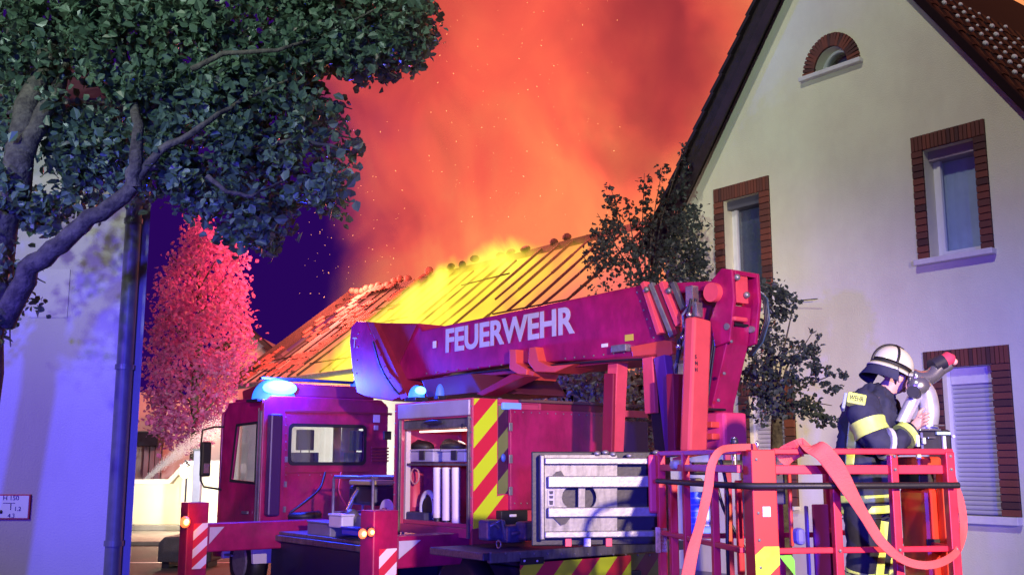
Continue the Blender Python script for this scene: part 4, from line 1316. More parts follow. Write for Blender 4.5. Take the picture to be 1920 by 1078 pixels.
# rear wall of the body
def ybox(pl, pr, pt, pb, x, dx, m, name, bevel=.01, parent=None):
    a = yz(pl, pt, x); b = yz(pr, pb, x)
    mb = MB(fr_t); mb.box(x, x + dx, a[0], b[0], a[1], b[1])
    return part(name, mb, m, bevel, parent)
zrb = zb
mb = MB(fr_t); mb.box(.003, .06, WB, -.003, zlo - .3, zb - .004); part('rear_wall', mb, DARKRED, .01)
mb = MB(fr_t); mb.box(.07, x2b, WB, -1.06, zlo - .3, zb - .1); part('body_box', mb, DARKRED, .01)
mb = MB(fr_t)
e0 = yz(888, 800, 0)[0]; e1 = yz(931, 800, 0)[0]
zch0 = yz(905, 990, 0)[1]
mb.poly([(e0, zb - .01), (e1, zb - .01), (e1, yz(930, 930, 0)[1]), (yz(955, 930, 0)[0], yz(930, 926, 0)[1]), (yz(955, 930, 0)[0], yz(955, 975, 0)[1]), (e0, zch0)], -.012, .0, 'x')
part('chevron_panel', mb, CHEV)
mb = MB(fr_t); a = yz(934, 760, 0); b = yz(954, 925, 0); mb.box(-.004, .0, b[0], a[0], b[1], a[1]); part('chevron_panel', mb, stripes('recess_shade_chevron_print', (.05, .01, .05), (.16, .20, .06), .25, 1, 1, 'Y'))  # dimmer chevrons: the recess's shade is put into the print
ybox(957, 1136, 766, 950, -.06, .055, RED, 'rear_panel', .012)
ybox(1150, 1216, 788, 850, -.04, .035, mat('plum_panel', (.10, .02, .08), .5), 'rear_panel', .01)
ybox(978, 1222, 748, 764, -.07, .06, mat('brown_trim', (.14, .07, .06), .6), 'top_trim', .008)
ybox(1150, 1215, 768, 783, -.05, .045, REDP, 'trim_strip', .006)
ybox(940, 990, 957, 990, -.12, .11, BLACK, 'rear_step', .01)
a = yz(963, 966, -.14); mb = MB(fr_t); mb.box(-.135, -.122, a[0] - .05, a[0] + .05, a[1] - .015, a[1] + .015); part('step_lamp', mb, WHITE, .004)
ybox(944, 978, 754, 768, -.05, .045, emit('blue_rear_beacon', (.08, .22, 1.0), 1.6), 'rear_beacon', .01)
# second beacon over the locker and the turntable base
p = T(781, 733, y=-.25)
beacon(Vector((p.x, -.25, p.z)), .10, .13, .085)
lamp('locker_beacon_light', 'POINT', fr_t @ Vector((p.x - .1, .1, p.z + .05)), 35, (0.02, 0.05, 1.0), .1)
p = T(825, 730, y=-.25); beacon(Vector((p.x, -.25, p.z)), .06, .05, .08, False)
mb = MB(fr_t); mb.poly([xz(800, 745, -.5), xz(905, 735, -.5), xz(885, 700, -.5), xz(790, 712, -.5)], -.5, -1.9)
part('turntable', mb, mat('plum_paint', (.10, .015, .04), .5), .02)
mb = MB(fr_t); mb.poly([xz(905, 742, -.35), xz(985, 705, -.35), xz(960, 700, -.35), xz(892, 738, -.35)], -.35, -.6); part('turntable_strut', mb, DARKRED, .01)
# rear deck with chevrons
zde = yz(1010, 1040, -1.0)
xd = -1.05
pA = T(908, 1030, x=xd); pBm = T(1250, 1030, x=xd)
zt2 = T(1050, 1024, x=xd).z
mb = MB(fr_t); mb.box(xd + .02, -.005, WB, pA.y, zt2 - .10, zt2 - .02); part('rear_platform', mb, mat('tread_plate', (.06, .06, .09), .4, metal=.4, var=.3, vscale=20, bump=.4), .01)
mb = MB(fr_t); mb.box(xd, xd + .06, WB, pA.y - .08, zt2 - .13, zt2 - .02); part('platform_edge', mb, ALU, .01)
cy0 = yz(975, 1060, xd)[0]; cy1 = yz(1182, 1060, xd)[0]; cy2 = yz(1252, 1060, xd)[0]
mb = MB(fr_t); mb.box(xd - .012, xd + .0, cy1, cy0, zt2 - .55, zt2 - .15); part('chevron_board', mb, CHEV2)
mb = MB(fr_t); mb.box(xd + .08, xd + .1, cy2, cy1 - .01, zt2 - .55, zt2 - .15); part('chevron_board', mb, stripes('shaded_chevron_print', (.2, .02, .05), (.22, .26, .04), .27, 1, 1, 'Y'))  # shade is put into the colours of this chevron copy
ybox(977, 1020, 1046, 1056, xd - .02, .018, BLACK, 'tail_lamp_strip', .003)
for px in (984, 1008):
    a = yz(px, 1051, xd - .026); mb = MB(fr_t); mb.ball((xd - .022, a[0], a[1]), .008, .014, .012, 10, 6); part('lamp_stud', mb, WHITE)
# pump clutter between body and platform
for (pl, pr, pt, pb, x) in ((915, 950, 975, 1012, -.5), (952, 985, 985, 1016, -.6), (985, 1020, 978, 1012, -.75)):
    ybox(pl, pr, pt, pb, x, .2, mat('blue_grey_metal', (.12, .13, .20), .4, metal=.4, var=.3, vscale=12), 'pump_housing', .03)
for (a, b, c, d) in ((920, 985, 935, 990), (930, 978, 948, 1010), (960, 1000, 1010, 1006)):
    mb = MB(fr_t); mb.tube([T(a, b, x=-.62), T((a + c) / 2, min(b, d) - 4, x=-.66), T(c, d, x=-.62)], .016, 8); part('hose', mb, STEEL)

# --- outriggers
def outrigger(xb, pxL, pxR, ptop, pbox, px0, pzt, pzb, label=None):
    """beam out of the truck's side and a jack post at its end"""
    # y of post from the pixel at constant x
    yo = T((pxL + pxR) / 2, 1000, x=xb).y
    wz = T((pxL + pxR) / 2, pzt, x=xb).z; wb = T((pxL + pxR) / 2, pzb, x=xb).z
    y0 = T(pxL, 1000, x=xb).y; y1 = T(pxR, 1000, x=xb).y
    zt_ = T(pxL, ptop, x=xb).z
    mb = MB(fr_t); mb.box(xb + .02, xb + .28, -.9, min(y0, y1) + .01, wb, wz)
    bm_ = part('outrigger_beam', mb, RED, .02)
    mb = MB(fr_t); mb.box(xb, xb + .30, y1, y0, wb - .35, zt_ - .0)
    po = part('outrigger_post', mb, RED, .015)
    mb = MB(fr_t); mb.tube([(xb + .15, (y0 + y1) / 2, .08), (xb + .15, (y0 + y1) / 2, wb - .3)], .06, 12); part('jack', mb, CHROME, parent=po)
    mb = MB(fr_t); mb.tube([(xb + .15, (y0 + y1) / 2, 0.0), (xb + .15, (y0 + y1) / 2, .07)], [.2, .16], 16); part('foot_plate', mb, STEEL, parent=po)
    return y0, y1, zt_, po, bm_
xo2 = T(925, 1040, y=0).x - .0
xo2 = 0.25
y0, y1, zt_, po, bm2 = outrigger(xo2, 700, 747, 957, 0, 925, 1006, 1068)
mb = MB(fr_t); mb.box(xo2 - .006, xo2 - .001, y1 + .02, y0 - .08, zt_ - .85, zt_ - .42); part('reflective_print', mb, REDWHITE, parent=po)
a = yz(748, 1014, xo2); b = yz(790, 1045, xo2)
mb = MB(fr_t); mb.poly([(a[0] - .01, a[1]), (b[0], a[1]), (a[0] - .01, b[1])], xo2 + .012, xo2 + .017, 'x'); part('reflective_print', mb, PRINT, parent=bm2)
xo1 = 5.15
y0b, y1b, zt1, po1, bm1 = outrigger(xo1, 350, 390, 942, 0, 530, 982, 1036)
mb = MB(fr_t); mb.box(xo1 - .006, xo1 - .001, y1b + .01, y0b - .1, zt1 - .95, zt1 - .30); part('reflective_print', mb, REDWHITE, parent=po1)
mb = MB(fr_t); a = yz(393, 988, xo1); b = yz(420, 1018, xo1); mb.poly([(a[0] - .01, a[1]), (b[0], a[1]), (a[0] - .01, b[1])], xo1 + .012, xo1 + .017, 'x'); part('reflective_print', mb, PRINT, parent=bm1)
AMBER = emit('amber_flasher', (1.0, 0.10, 0.02), 3.2)
AMBERC = emit('amber_core', (1.0, 0.50, 0.12), 7)
for (px, py, x, r, po_) in ((347, 978, xo1, .075, po1), (680, 1000, xo2, .05, po), (696, 997, xo2, .042, po)):
    c = T(px, py, x=x - .05)
    mb = MB(fr_t); mb.ball((x - .05, c.y, c.z), r * .8, r, r * 1.1, 14, 8); part('amber_lens', mb, AMBER, parent=po_)
    mb = MB(fr_t); mb.ball((x - .05 - r * .6, c.y, c.z), r * .5, r * .55, r * .6, 10, 6); part('amber_bulb', mb, AMBERC, parent=po_)
    mb = MB(fr_t); mb.box(x - .05, x - .002, c.y - .03, c.y + .03, c.z - r * 1.2, c.z + r * 1.2); part('lamp_bracket', mb, NAVY, parent=po_)
for px, py, x in ((347, 978, xo1), (688, 1000, xo2)):
    c = T(px, py, x=x - .3); lamp('amber_light', 'POINT', fr_t @ c, 9, (1, .3, .06), .06)

# --- boom
YB = -.90; YB2 = -1.50
bmp = [xz(693, 605, YB), xz(783, 606, YB), xz(792, 619, YB), xz(1205, 533, YB), xz(1222, 585, YB), xz(1246, 640, YB), xz(1240, 668, YB), xz(960, 682, YB), xz(760, 712, YB)]
mb = MB(fr_t); mb.poly(bmp, YB, YB2)
boom = part('boom', mb, RED, .02)
# lower flange and top plate
mb = MB(fr_t); mb.poly([xz(835, 705, YB), xz(1236, 662, YB), xz(1236, 672, YB), xz(835, 714, YB)], YB + .03, YB2 - .03); part('boom_flange', mb, DARKRED, .006, parent=boom)
mb = MB(fr_t); mb.poly([xz(700, 608, YB + .006), xz(783, 609, YB + .006), xz(745, 690, YB + .006)], YB + .001, YB + .02); part('boom_recess_shade', mb, DARKRED, .004, parent=boom)  # dark plate standing for the shade in the boom's recess
# end plate
ep = [(658, 612), (668, 602), (688, 603), (712, 655), (752, 745), (735, 752), (690, 745), (668, 735), (660, 690), (655, 640)]
mb = MB(fr_t); mb.poly([xz(a, b, YB + .12) for a, b in ep], YB + .12, YB2 - .1)
epo = part('boom_end_plate', mb, RED, .02)
mb = MB(fr_t); mb.poly([xz(a, b, YB + .13) for a, b in ((688, 603), (700, 604), (765, 745), (752, 750))], YB + .13, YB2 - .11); part('end_plate_rim', mb, DARKRED, .01, parent=epo)
q = T(660, 652, y=YB + .122)
Mtx = fr_t @ Matrix.Translation((q.x, YB + .124, q.z)) @ Matrix.Rotation(math.pi, 4, 'Z') @ UP
text('T.', Mtx @ Matrix.Rotation(R(-6), 4, 'Z'), .24, PRINT, truck)
# lettering on the boom: baseline follows the boom
q = T(836, 662, y=YB); q2 = T(1078, 625, y=YB)
hh = T(838, 617, y=YB).z - q.z
dx_ = q.x - q2.x
def fittext(s_, M, wd, ht, m, parent, **k):
    """lettering stretched to a measured width and capital height"""
    probe = text(s_, worldmat(parent), 1.0, m, parent, **k)
    xs = [v.co.x for v in probe.data.vertices]; ys = [v.co.y for v in probe.data.vertices]
    S = Matrix.Translation((0, 0, 0)) @ Matrix.Diagonal((wd / (max(xs) - min(xs)), ht / (max(ys) - min(ys)), 1, 1)) @ Matrix.Translation((-min(xs), -min(ys), 0))
    probe.data.transform(worldmat(parent).inverted() @ M @ S)
    return probe
Mtx = fr_t @ Matrix.Translation((q.x, YB + .004, q.z)) @ Matrix.Rotation(math.pi, 4, 'Z') @ UP @ Matrix.Rotation(math.atan2(q2.z - q.z, dx_), 4, 'Z')
fittext('FEUERWEHR', Mtx, dx_, hh, PRINT, truck, depth=.003, bold=.03)
# hook brackets under the boom
ORG = mat('orange_red_paint', (.66, .07, .05), .45, var=.1)
for pts in ([(955, 655), (967, 655), (968, 680), (988, 692), (986, 710), (955, 692)], [(992, 652), (1004, 650), (1010, 676), (1030, 686), (1078, 682), (1040, 698), (1003, 697), (990, 680)]):
    mb = MB(fr_t); mb.poly([xz(a, b, YB + .12) for a, b in pts], YB + .12, YB - .3); part('hook_bracket', mb, ORG, .008, parent=boom)
mb = MB(fr_t); mb.poly([xz(a, b, YB + .1) for a, b in ((984, 692), (1003, 697), (995, 712), (986, 710))], YB + .1, YB - .3); part('hook_bracket', mb, ORG, .006, parent=boom)
# telescopic end: slanted clamp bars
def pbar(p, q, w, t, y, m, name, par=None, y2=None):
    a = T(*p, y=y); b = T(*q, y=y)
    mb = MB(fr_t); mb.bar(a, b, t, w, up=(0, 1, 0)) ; return part(name, mb, m, .006, par)
for (p, q, w, m) in (((1209, 530), (1240, 626), .09, REDP), ((1222, 532), (1262, 630), .06, STEEL), ((1243, 530), (1275, 610), .09, REDP), ((1232, 534), (1268, 628), .04, DARKRED), ((1262, 530), (1282, 580), .05, ALU)):
    pbar(p, q, w, .06, YB + .05, m, 'clamp_bar', boom)
for px, py in ((1212, 543), (1254, 545)):
    c = T(px, py, y=YB + .1); mb = MB(fr_t); mb.ball(c, .035, .03, .035, 10, 6); part('clamp_bolt', mb, ALU, parent=boom)
mb = MB(fr_t); mb.poly([xz(a, b, YB) for a, b in ((1248, 638), (1262, 640), (1264, 664), (1250, 672), (1190, 671), (1185, 650))], YB + .03, YB2 - .02); part('boom_shoe', mb, ORG, .01, parent=boom)
mb = MB(fr_t); mb.poly([xz(a, b, -1.0) for a, b in ((1268, 548), (1318, 540), (1318, 625), (1300, 640), (1272, 620))], -1.0, -1.4); part('inner_boom', mb, RED, .012, parent=boom)
mb = MB(fr_t); mb.poly([xz(a, b, -.9) for a, b in ((1262, 530), (1340, 526), (1344, 541), (1266, 550))], -.92, -1.4); part('boom_top_plate', mb, RED, .01, parent=boom)
for (a, b, w_, h_) in ((1290, 548, .10, .14), (1300, 575, .06, .10)):
    c = T(a, b, y=-.75); mb = MB(fr_t); mb.box(c.x - w_/2, c.x + w_/2, -.86, -.76, c.z - h_, c.z + h_/2); part('valve_block', mb, CHROME, .01, parent=boom)
# hydraulic lines with bright fittings
for k, pts in enumerate(([(1296, 560), (1288, 600), (1278, 630), (1270, 680)], [(1300, 565), (1280, 590), (1284, 640), (1265, 690)], [(1305, 560), (1296, 610), (1272, 640), (1268, 700)])):
    mb = MB(fr_t); mb.tube([T(a, b, y=-.72 - .03 * k) for a, b in pts], .016, 8); part('hydraulic_line', mb, (BLACK, STEEL, BLACK)[k], parent=boom)
for px, py in ((1286, 612), (1272, 650), (1292, 590), (1281, 632)):
    c = T(px, py, y=-.68); mb = MB(fr_t); mb.ball(c, .028, .028, .03, 10, 6); part('line_fitting', mb, CHROME, parent=boom)
# struts below the boom
for (p, q, w_, m, y) in (((1160, 655), (1150, 852), .17, REDP, -1.0), ((1144, 700), (1140, 852), .05, DARKRED, -.9), ((1228, 668), (1248, 855), .16, BLACK, -1.0), ((1243, 668), (1266, 855), .12, mat('violet_paint', (.16, .03, .24), .45), -.86), ((1217, 670), (1222, 775), .06, REDP, -.85)):
    a = T(*p, y=y); b = T(*q, y=y)
    mb = MB(fr_t); mb.bar(a, b, .16, w_, up=(0, 1, 0)); part('boom_support', mb, m, .01)
c = T(1160, 655, y=-.85); mb = MB(fr_t); mb.box(c.x - .14, c.x + .10, -1.0, -.82, c.z - .03, c.z + .05); part('support_pad', mb, STEEL, .01)
# knuckle cheeks
ck = [(1332, 530), (1352, 503), (1398, 499), (1406, 512), (1412, 548), (1406, 600), (1396, 640), (1350, 640), (1358, 560)]
def yrear(px, x): return T(px, 600, x=x).y
side_r = [(1370, 571), (1363, 645), (1337, 757), (1330, 840)]
side_f = [(1335, 575), (1322, 683), (1314, 757), (1305, 840)]
ya = -.95
sr = [xz(a, b, ya) for a, b in side_r]; sf = [xz(a, b, ya) for a, b in side_f]
yb2 = T(1411, 600, x=sr[0][0]).y
mb = MB(fr_t); mb.poly(sf + sr[::-1], ya, yb2)
arm = part('lower_arm', mb, RED, .02)
kn = [xz(a, b, ya + .05) for a, b in ((1326, 534), (1352, 503), (1372, 505), (1376, 560), (1368, 640), (1340, 650), (1330, 600), (1345, 560))]
xk = kn[3][0]
for y_ in (ya + .05, yb2 - .01):
    mb = MB(fr_t); mb.poly(kn, y_, y_ - .045); part('knuckle_cheek', mb, RED, .012, parent=arm)
ztop = kn[1][1]
mb = MB(fr_t); mb.poly([kn[0], kn[1], kn[2], (kn[2][0] - .0, kn[2][1] - .05), (kn[1][0], kn[1][1] - .05), (kn[0][0], kn[0][1] - .05)], ya - .001, yb2 + .001); part('knuckle_cap', mb, RED, .01, parent=arm)
c1_ = T(1335, 548, y=ya + .1); mb = MB(fr_t); mb.tube([(c1_.x, ya + .12, c1_.z), (c1_.x, yb2 - .08, c1_.z)], .10, 20); part('knuckle_pin', mb, REDP, parent=arm)
c2_ = T(1362, 612, y=ya + .06); mb = MB(fr_t); mb.tube([(c2_.x, ya + .06, c2_.z), (c2_.x, ya - .01, c2_.z)], .035, 14); part('knuckle_bolt', mb, STEEL, parent=arm)
mb = MB(fr_t); mb.tube([(c2_.x, yb2 - .06, c2_.z), (c2_.x, yb2 + .02, c2_.z)], .035, 14); part('knuckle_bolt', mb, STEEL, parent=arm)
# recess and link seen from behind
xr_ = min(p[0] for p in sr)
def rear(px0, px1, py0, py1, x, d, m, name, par=None, bev=.008):
    a = T(px0, py0, x=x); b = T(px1, py1, x=x); mb = MB(fr_t); mb.box(x, x + d, a.y, b.y, a.z, b.z); return part(name, mb, m, bev, par)
xq = sr[0][0]
rear(1380, 1404, 515, 570, xq - .05, .04, REDP, 'link_plate', arm)
rear(1378, 1404, 592, 604, xq - .09, .08, REDP, 'link_bar', arm, .02)
rear(1379, 1404, 605, 613, xq - .02, .012, BLACK, 'slot', arm, .003)
for px, py in ((1400, 553), (1382, 520)):
    c = T(px, py, x=xq - .08); mb = MB(fr_t); mb.ball(c, .035, .035, .035, 10, 6); part('link_bolt', mb, STEEL, parent=arm)
# hydraulic hoses looping behind the knuckle
for k in range(3):
    mb = MB(fr_t); yy_ = yb2 - .06 - .03 * k
    P_ = [T(a + 3 * k, b, y=yy_) for a, b in ((1412, 545), (1432, 560), (1436, 600), (1424, 640), (1405, 665))]
    sm_ = []
    for i in range(len(P_) - 1):
        for t in (0, .33, .66): sm_.append(P_[i].lerp(P_[i + 1], t))
    sm_.append(P_[-1])
    mb.tube(sm_, .014, 8); part('hydraulic_hose', mb, (BLACK, NAVY, mat('blue_hose', (.05, .10, .16), .4))[k], parent=arm)
# tension arm in front of it
yp_ = -.42
pr1 = [xz(1325, 600, yp_), xz(1316, 835, yp_), xz(1290, 835, yp_), xz(1297, 600, yp_)]
xt = T(1300, 600, y=-.5).x
for nm, (p, q), wd in (('tension_arm', ((1309, 598), (1300, 850)), .26),):
    a = T(*p, x=xt); b = T(*q, x=xt)
    mb = MB(fr_t); mb.bar(a, b, wd, .14, up=(1, 0, 0)); ta = part(nm, mb, mat('coral_paint', (.66, .075, .085), .5, var=.08), .03)
c = T(1306, 680, x=xt - .075)
for i, s in enumerate('SNH'):
    q = T(1303, 672 + i * 12, x=xt - .078)
    text(s, fr_t @ Matrix.Translation(q) @ Matrix.Rotation(-math.pi / 2, 4, 'Z') @ UP, .055, BLACKPRINT, truck)
# leg behind and foot blocks
rear(1262, 1288, 700, 850, xt + .35, .1, DARKRED, 'boom_support')
rear(1322, 1345, 760, 840, xt + .2, .1, DARKRED, 'arm_foot')
rear(1358, 1403, 772, 842, xt - .12, .3, mat('pink_red_paint', (.70, .05, .16), .5), 'arm_foot', None, .03)
rear(1334, 1362, 790, 802, xt - .05, .1, ORG, 'arm_foot', None)
rear(1336, 1360, 812, 824, xt - .05, .1, ORG, 'arm_foot', None)
rear(1320, 1362, 764, 770, xt - .03, .2, BLACK, 'arm_foot', None)

# equipment lying on the low deck (all loose)
def deckp(px, py, y): return T(px, py, y=y)
zd = zdk + .05
def loose(name, label, cat, c, group=None):
    M = fr_t @ Matrix.Translation(c); r = M.to_translation()
    t = thing(name, label, cat, M=Matrix.Translation(r) @ Matrix.Rotation(ANG, 4, 'Z'), group=group)
    return t
# pump frame
c = deckp(668, 950, -.7)
pf = loose('portable_pump', 'portable pump in a tubular frame on the truck deck below the cab window', 'pump', Vector((c.x, -.7, zd)))
A = T(626, 893, y=-.3); Bq = T(700, 893, y=-.3)
za = A.z
mb = MB(fr_t)
for yy_ in (-.3, -.8):
    mb.tube([(A.x, yy_, zd + .3), (A.x, yy_, za - .04), (A.x - .04, yy_, za), (Bq.x + .04, yy_, za), (Bq.x, yy_, za - .04), (Bq.x, yy_, zd + .02)], .022, 8)
mb.tube([(A.x, -.3, za - .01), (A.x, -.8, za - .01)], .02, 8); mb.tube([(Bq.x, -.3, za - .01), (Bq.x, -.8, za - .01)], .02, 8)
mb.tube([(A.x, -.3, zd + .32), (A.x, -.8, zd + .32)], .02, 8)
obj('frame', mb, STEEL, pf)
mb = MB(fr_t); mb.box(Bq.x + .05, A.x - .35, -.75, -.35, zd + .45, za - .12); obj('engine', mb, NAVY, pf, bevel=.05)
mb = MB(fr_t); mb.box(Bq.x + .1, A.x - .4, -.7, -.33, za - .11, za - .04); obj('fuel_tank', mb, mat('dull_yellow', (.5, .45, .15), .5), pf, bevel=.02)
mb = MB(fr_t); c_ = T(655, 955, y=-.32); mb.tube([(c_.x, -.3, c_.z), (c_.x - .1, -.32, c_.z + .18), (c_.x - .22, -.34, c_.z + .3)], .035, 10); obj('exhaust', mb, CHROME, pf)
mb = MB(fr_t); mb.ball(T(660, 968, y=-.3), .11, .1, .11, 14, 8); obj('pump_head', mb, STEEL, pf)
mb = MB(fr_t); mb.box(Bq.x + .02, A.x - .02, -.78, -.32, zd + .02, zd + .3); obj('base', mb, mat('grey_violet', (.16, .14, .28), .5, var=.2), pf, bevel=.03)
def stuffbox(name, label, cat, pl, pr, pt, pb, y, d, m, top=True, m2=None):
    a = T(pl, pt, y=y); b = T(pr, pb, y=y)
    t = loose(name, label, cat, Vector(((a.x + b.x) / 2, y - d / 2, min(a.z, b.z))))
    mb = MB(fr_t); mb.box(a.x, b.x, y, y - d, b.z, a.z - (.03 if top else 0)); obj('body', mb, m, t, bevel=.02)
    if top:
        mb = MB(fr_t); mb.box(a.x + .01, b.x - .01, y + .01, y - d - .01, a.z - .028, a.z); obj('lid', mb, m2 or m, t, bevel=.01)
    return t
stuffbox('equipment_case', 'blue grey case lying flat on the deck edge left of the pump', 'case', 576, 618, 975, 1007, -.1, .3, mat('case_grey', (.2, .2, .28), .5, var=.2))
stuffbox('equipment_case', 'white sided case with blue front beside the pump frame', 'case', 616, 640, 962, 990, -.06, .2, WHITE)
stuffbox('equipment_case', 'bright blue box standing on the deck below the pump', 'case', 640, 676, 986, 1006, -.04, .15, mat('blue_box', (.03, .04, .55), .4))
stuffbox('hose_crate', 'dark crate with yellow edged lid behind the pump', 'crate', 700, 735, 890, 945, -1.0, .6, NAVY, True, mat('yellow_lid', (.55, .48, .16), .5))
t = loose('suction_hose', 'coiled black suction hose lying between cab and deck', 'hose', T(560, 975, y=-.6))
mb = MB(fr_t)
P_ = []
for k in range(60):
    a = k / 60 * 4 * math.pi
    P_.append(T(558, 975, y=-.8) + Vector((.42 * math.cos(a), .3 * math.sin(a), .0 + .12 * k / 60)))
mb.tube(P_, .07, 8); obj('coil', mb, BLACK, t)
mb = MB(fr_t); mb.tube([P_[-1], P_[-1] + Vector((.1, .1, .12))], .085, 10); obj('coupling', mb, STEEL, t)
t = loose('hose_reel', 'white rimmed round hose reel behind the outrigger post', 'reel', T(723, 955, y=-.3))
c = T(723, 958, y=-.2)
mb = MB(fr_t); mb.tube([(c.x, -.24, c.z), (c.x, -.2, c.z)], .16, 24); obj('rim', mb, WHITE, t, bevel=.008)
mb = MB(fr_t); mb.tube([(c.x, -.199, c.z), (c.x, -.16, c.z)], .05, 14); obj('hub', mb, mat('hub_red', (.3, .1, .2), .5), t)
# locker contents
for i, (pl, pr, nm) in enumerate(((768, 812, 'left'), (828, 872, 'right'))):
    t = stuffbox('tool_case', ('grey tool case on the locker shelf beside the cream upright', 'grey tool case on the locker shelf next to the chevrons')[i], 'case', pl, pr, 842, 866, -.15, .4, mat('tool_case_grey', (.40, .38, .5), .5, var=.1))
    a = T((pl + pr) / 2 + 2, 853, y=-.145)
    mb = MB(fr_t); mb.box(a.x - .06, a.x + .06, -.147, -.13, a.z - .06, a.z + .06); obj('latch', mb, NAVY, t, bevel=.005)
    mb = MB(fr_t); c = T((pl + pr) / 2, 838, y=-.35); mb.ball(c, .22, .15, .09, 14, 8); mb.ball(c + Vector((.1, 0, .03)), .1, .1, .08, 10, 6)
    tag(obj('tool_bag', mb, BLACK, origin=fr_t), ('black soft bag on top of the shelf case by the upright', 'black soft bag on top of the shelf case by the chevrons')[i], 'bag')
grp = 'white standing tubes in the locker'
for i, (px, pb) in enumerate(((820, 970), (837, 975), (855, 980))):
    a = T(px, 876, y=-.12); b = T(px, pb, y=-.12)
    t = thing('support_tube', ('shortest white tube, leftmost of three standing in the locker', 'middle white tube of three standing in the locker', 'white tube nearest the chevrons in the locker')[i], 'tube', M=fr_t @ Matrix.Translation(b), group=grp)
    mb = MB(fr_t); mb.tube([b, a], .052, 14); obj('shaft', mb, mat('cream_tube', (.78, .74, .66), .4), t)
    mb = MB(fr_t); mb.tube([b - Vector((0, 0, .12)), b - Vector((0, 0, .003))], .047, 12); obj('end_cap', mb, NAVY, t)
t = thing('extinguisher', 'red cylinder with round gauge inside the locker behind the upright', 'extinguisher', M=fr_t @ Matrix.Translation(T(775, 950, y=-.4)))
a = T(777, 885, y=-.35); b = T(777, 950, y=-.35)
mb = MB(fr_t); mb.tube([b, a, a + Vector((0, 0, .05))], [.13, .13, .05], 16); obj('cylinder', mb, REDP, t)
mb = MB(fr_t); c = T(778, 892, y=-.2); mb.tube([(c.x + .1 * math.cos(k * .35), -.2, c.z + .1 * math.sin(k * .35)) for k in range(19)], .012, 6); obj('ring', mb, mat('pink_ring', (.7, .3, .3), .5), t)
t = thing('hose_coil', 'white and black rolled hose lying on the locker floor', 'hose', M=fr_t @ Matrix.Translation(T(800, 960, y=-.3)))
c = T(803, 952, y=-.25)
mb = MB(fr_t); mb.tube([(c.x + .15 * math.cos(k * .3), -.25, c.z + .2 * math.sin(k * .3)) for k in range(22)], .035, 8); obj('outer_turn', mb, WHITE, t)
mb = MB(fr_t); mb.tube([(c.x - .05, -.4, c.z), (c.x - .05, -.22, c.z)], .15, 18); obj('inner_roll', mb, BLACK, t)
stuffbox('kit_bag', 'dark padded bag on the locker floor behind the hose roll', 'bag', 752, 795, 958, 1000, -.1, .5, mat('bag_fabric', (.06, .06, .12), .8, var=.3), False)

# ------------------------------------------------------------------ rescue basket (part of the truck)
B0 = atY(1428, 866, 6.5)
bang = R(9)
fr_k = Matrix.Translation((B0.x, B0.y, 0)) @ Matrix.Rotation(bang, 4, 'Z')      # x along the front rail, y away from the camera
def K(px, py, x=None, y=None, z=None): return hit(fr_k, px, py, x=x, y=y, z=z)
bf = MB(fr_k)
ZT = K(1600, 846, y=0).z          # top rail
ZM = K(1600, 880, y=0).z
ZB = K(1600, 1031, y=0).z
ZF = 1.16
BW = K(1784, 866, y=0).x
BD = 1.78
mb = MB(fr_k); mb.box(-.10, BW + .06, -.02, BD + .05, ZF - .09, ZF)
basket = part('rescue_basket', mb, mat('basket_floor_plate', (.30, .30, .33), .45, metal=.4, var=.25, vscale=15, bump=.3), .01)
PINK = mat('basket_red_paint', (.58, .015, .05), .46, coat=.15, var=.12, vscale=6)
def bp_(name, f, m=PINK, bev=.006):
    mb = MB(fr_k); f(mb); return part(name, mb, m, bev, parent=basket)
def post(x, y, w, z0=ZF, z1=None, m=PINK, name='basket_post', d=None):
    z1 = z1 or ZT
    return bp_(name, lambda b: b.box(x - w / 2, x + w / 2, y - (d or w) / 2, y + (d or w) / 2, z0, z1), m)
def rail(x0, x1, y, z, h, m=PINK, name='basket_rail', d=.04):
    return bp_(name, lambda b: b.box(x0, x1, y - d / 2, y + d / 2, z - h / 2, z + h / 2), m)
def kx(px, y=0): return K(px, 930, y=y).x
# front face
wbp = kx(1452) - kx(1406)
xb0 = (kx(1452) + kx(1406)) / 2
post(xb0, .03, wbp, z1=ZT + .01, m=mat('corner_post_paint', (.56, .02, .03), .5, coat=.1, var=.1), name='corner_post', d=.15)
for px, w_ in ((1566, .052), (1677, .052)):
    post(kx(px), .0, w_, z1=ZT - .022)
post(kx(1782), 0, .06, z1=ZT - .001)
xa = xb0 + wbp / 2
rail(xa, kx(1790), .0, ZT, .036)
rail(xa, kx(1782) - .03, .03, ZM, .056, mat('wide_rail_paint', (.66, .03, .07), .42, coat=.4, var=.1))
rail(xa, kx(1782) - .03, .03, ZB, .036)
rail(xa, kx(1782) - .03, .03, ZF + .05, .1)
# kick plate + stickers on the corner post
bp_('reflective_print', lambda b: b.poly([(xb0 - wbp / 2, ZF), (xb0 - wbp / 2, K(1410, 1040, y=-.045).z), (xb0 - wbp * .12, K(1430, 1024, y=-.045).z), (xb0 + wbp / 2 - .004, K(1450, 1024, y=-.045).z), (xb0 + wbp / 2 - .004, K(1450, 1058, y=-.045).z), (xb0 - wbp * .1, K(1425, 1085, y=-.045).z), (xb0 - wbp * .2, ZF)], -.051, -.046), HIVIS, 0)
g0 = K(1457, 1040, y=.03); g1 = K(1488, 1078, y=.03)
bp_('reflective_print', lambda b: b.poly([(g0.x, g0.z), (g1.x - .02, g0.z), (g1.x, g0.z - .03), (g1.x, g1.z)], .006, .009), mat('fluorescent_green', (.16, .75, .05), .4), 0)
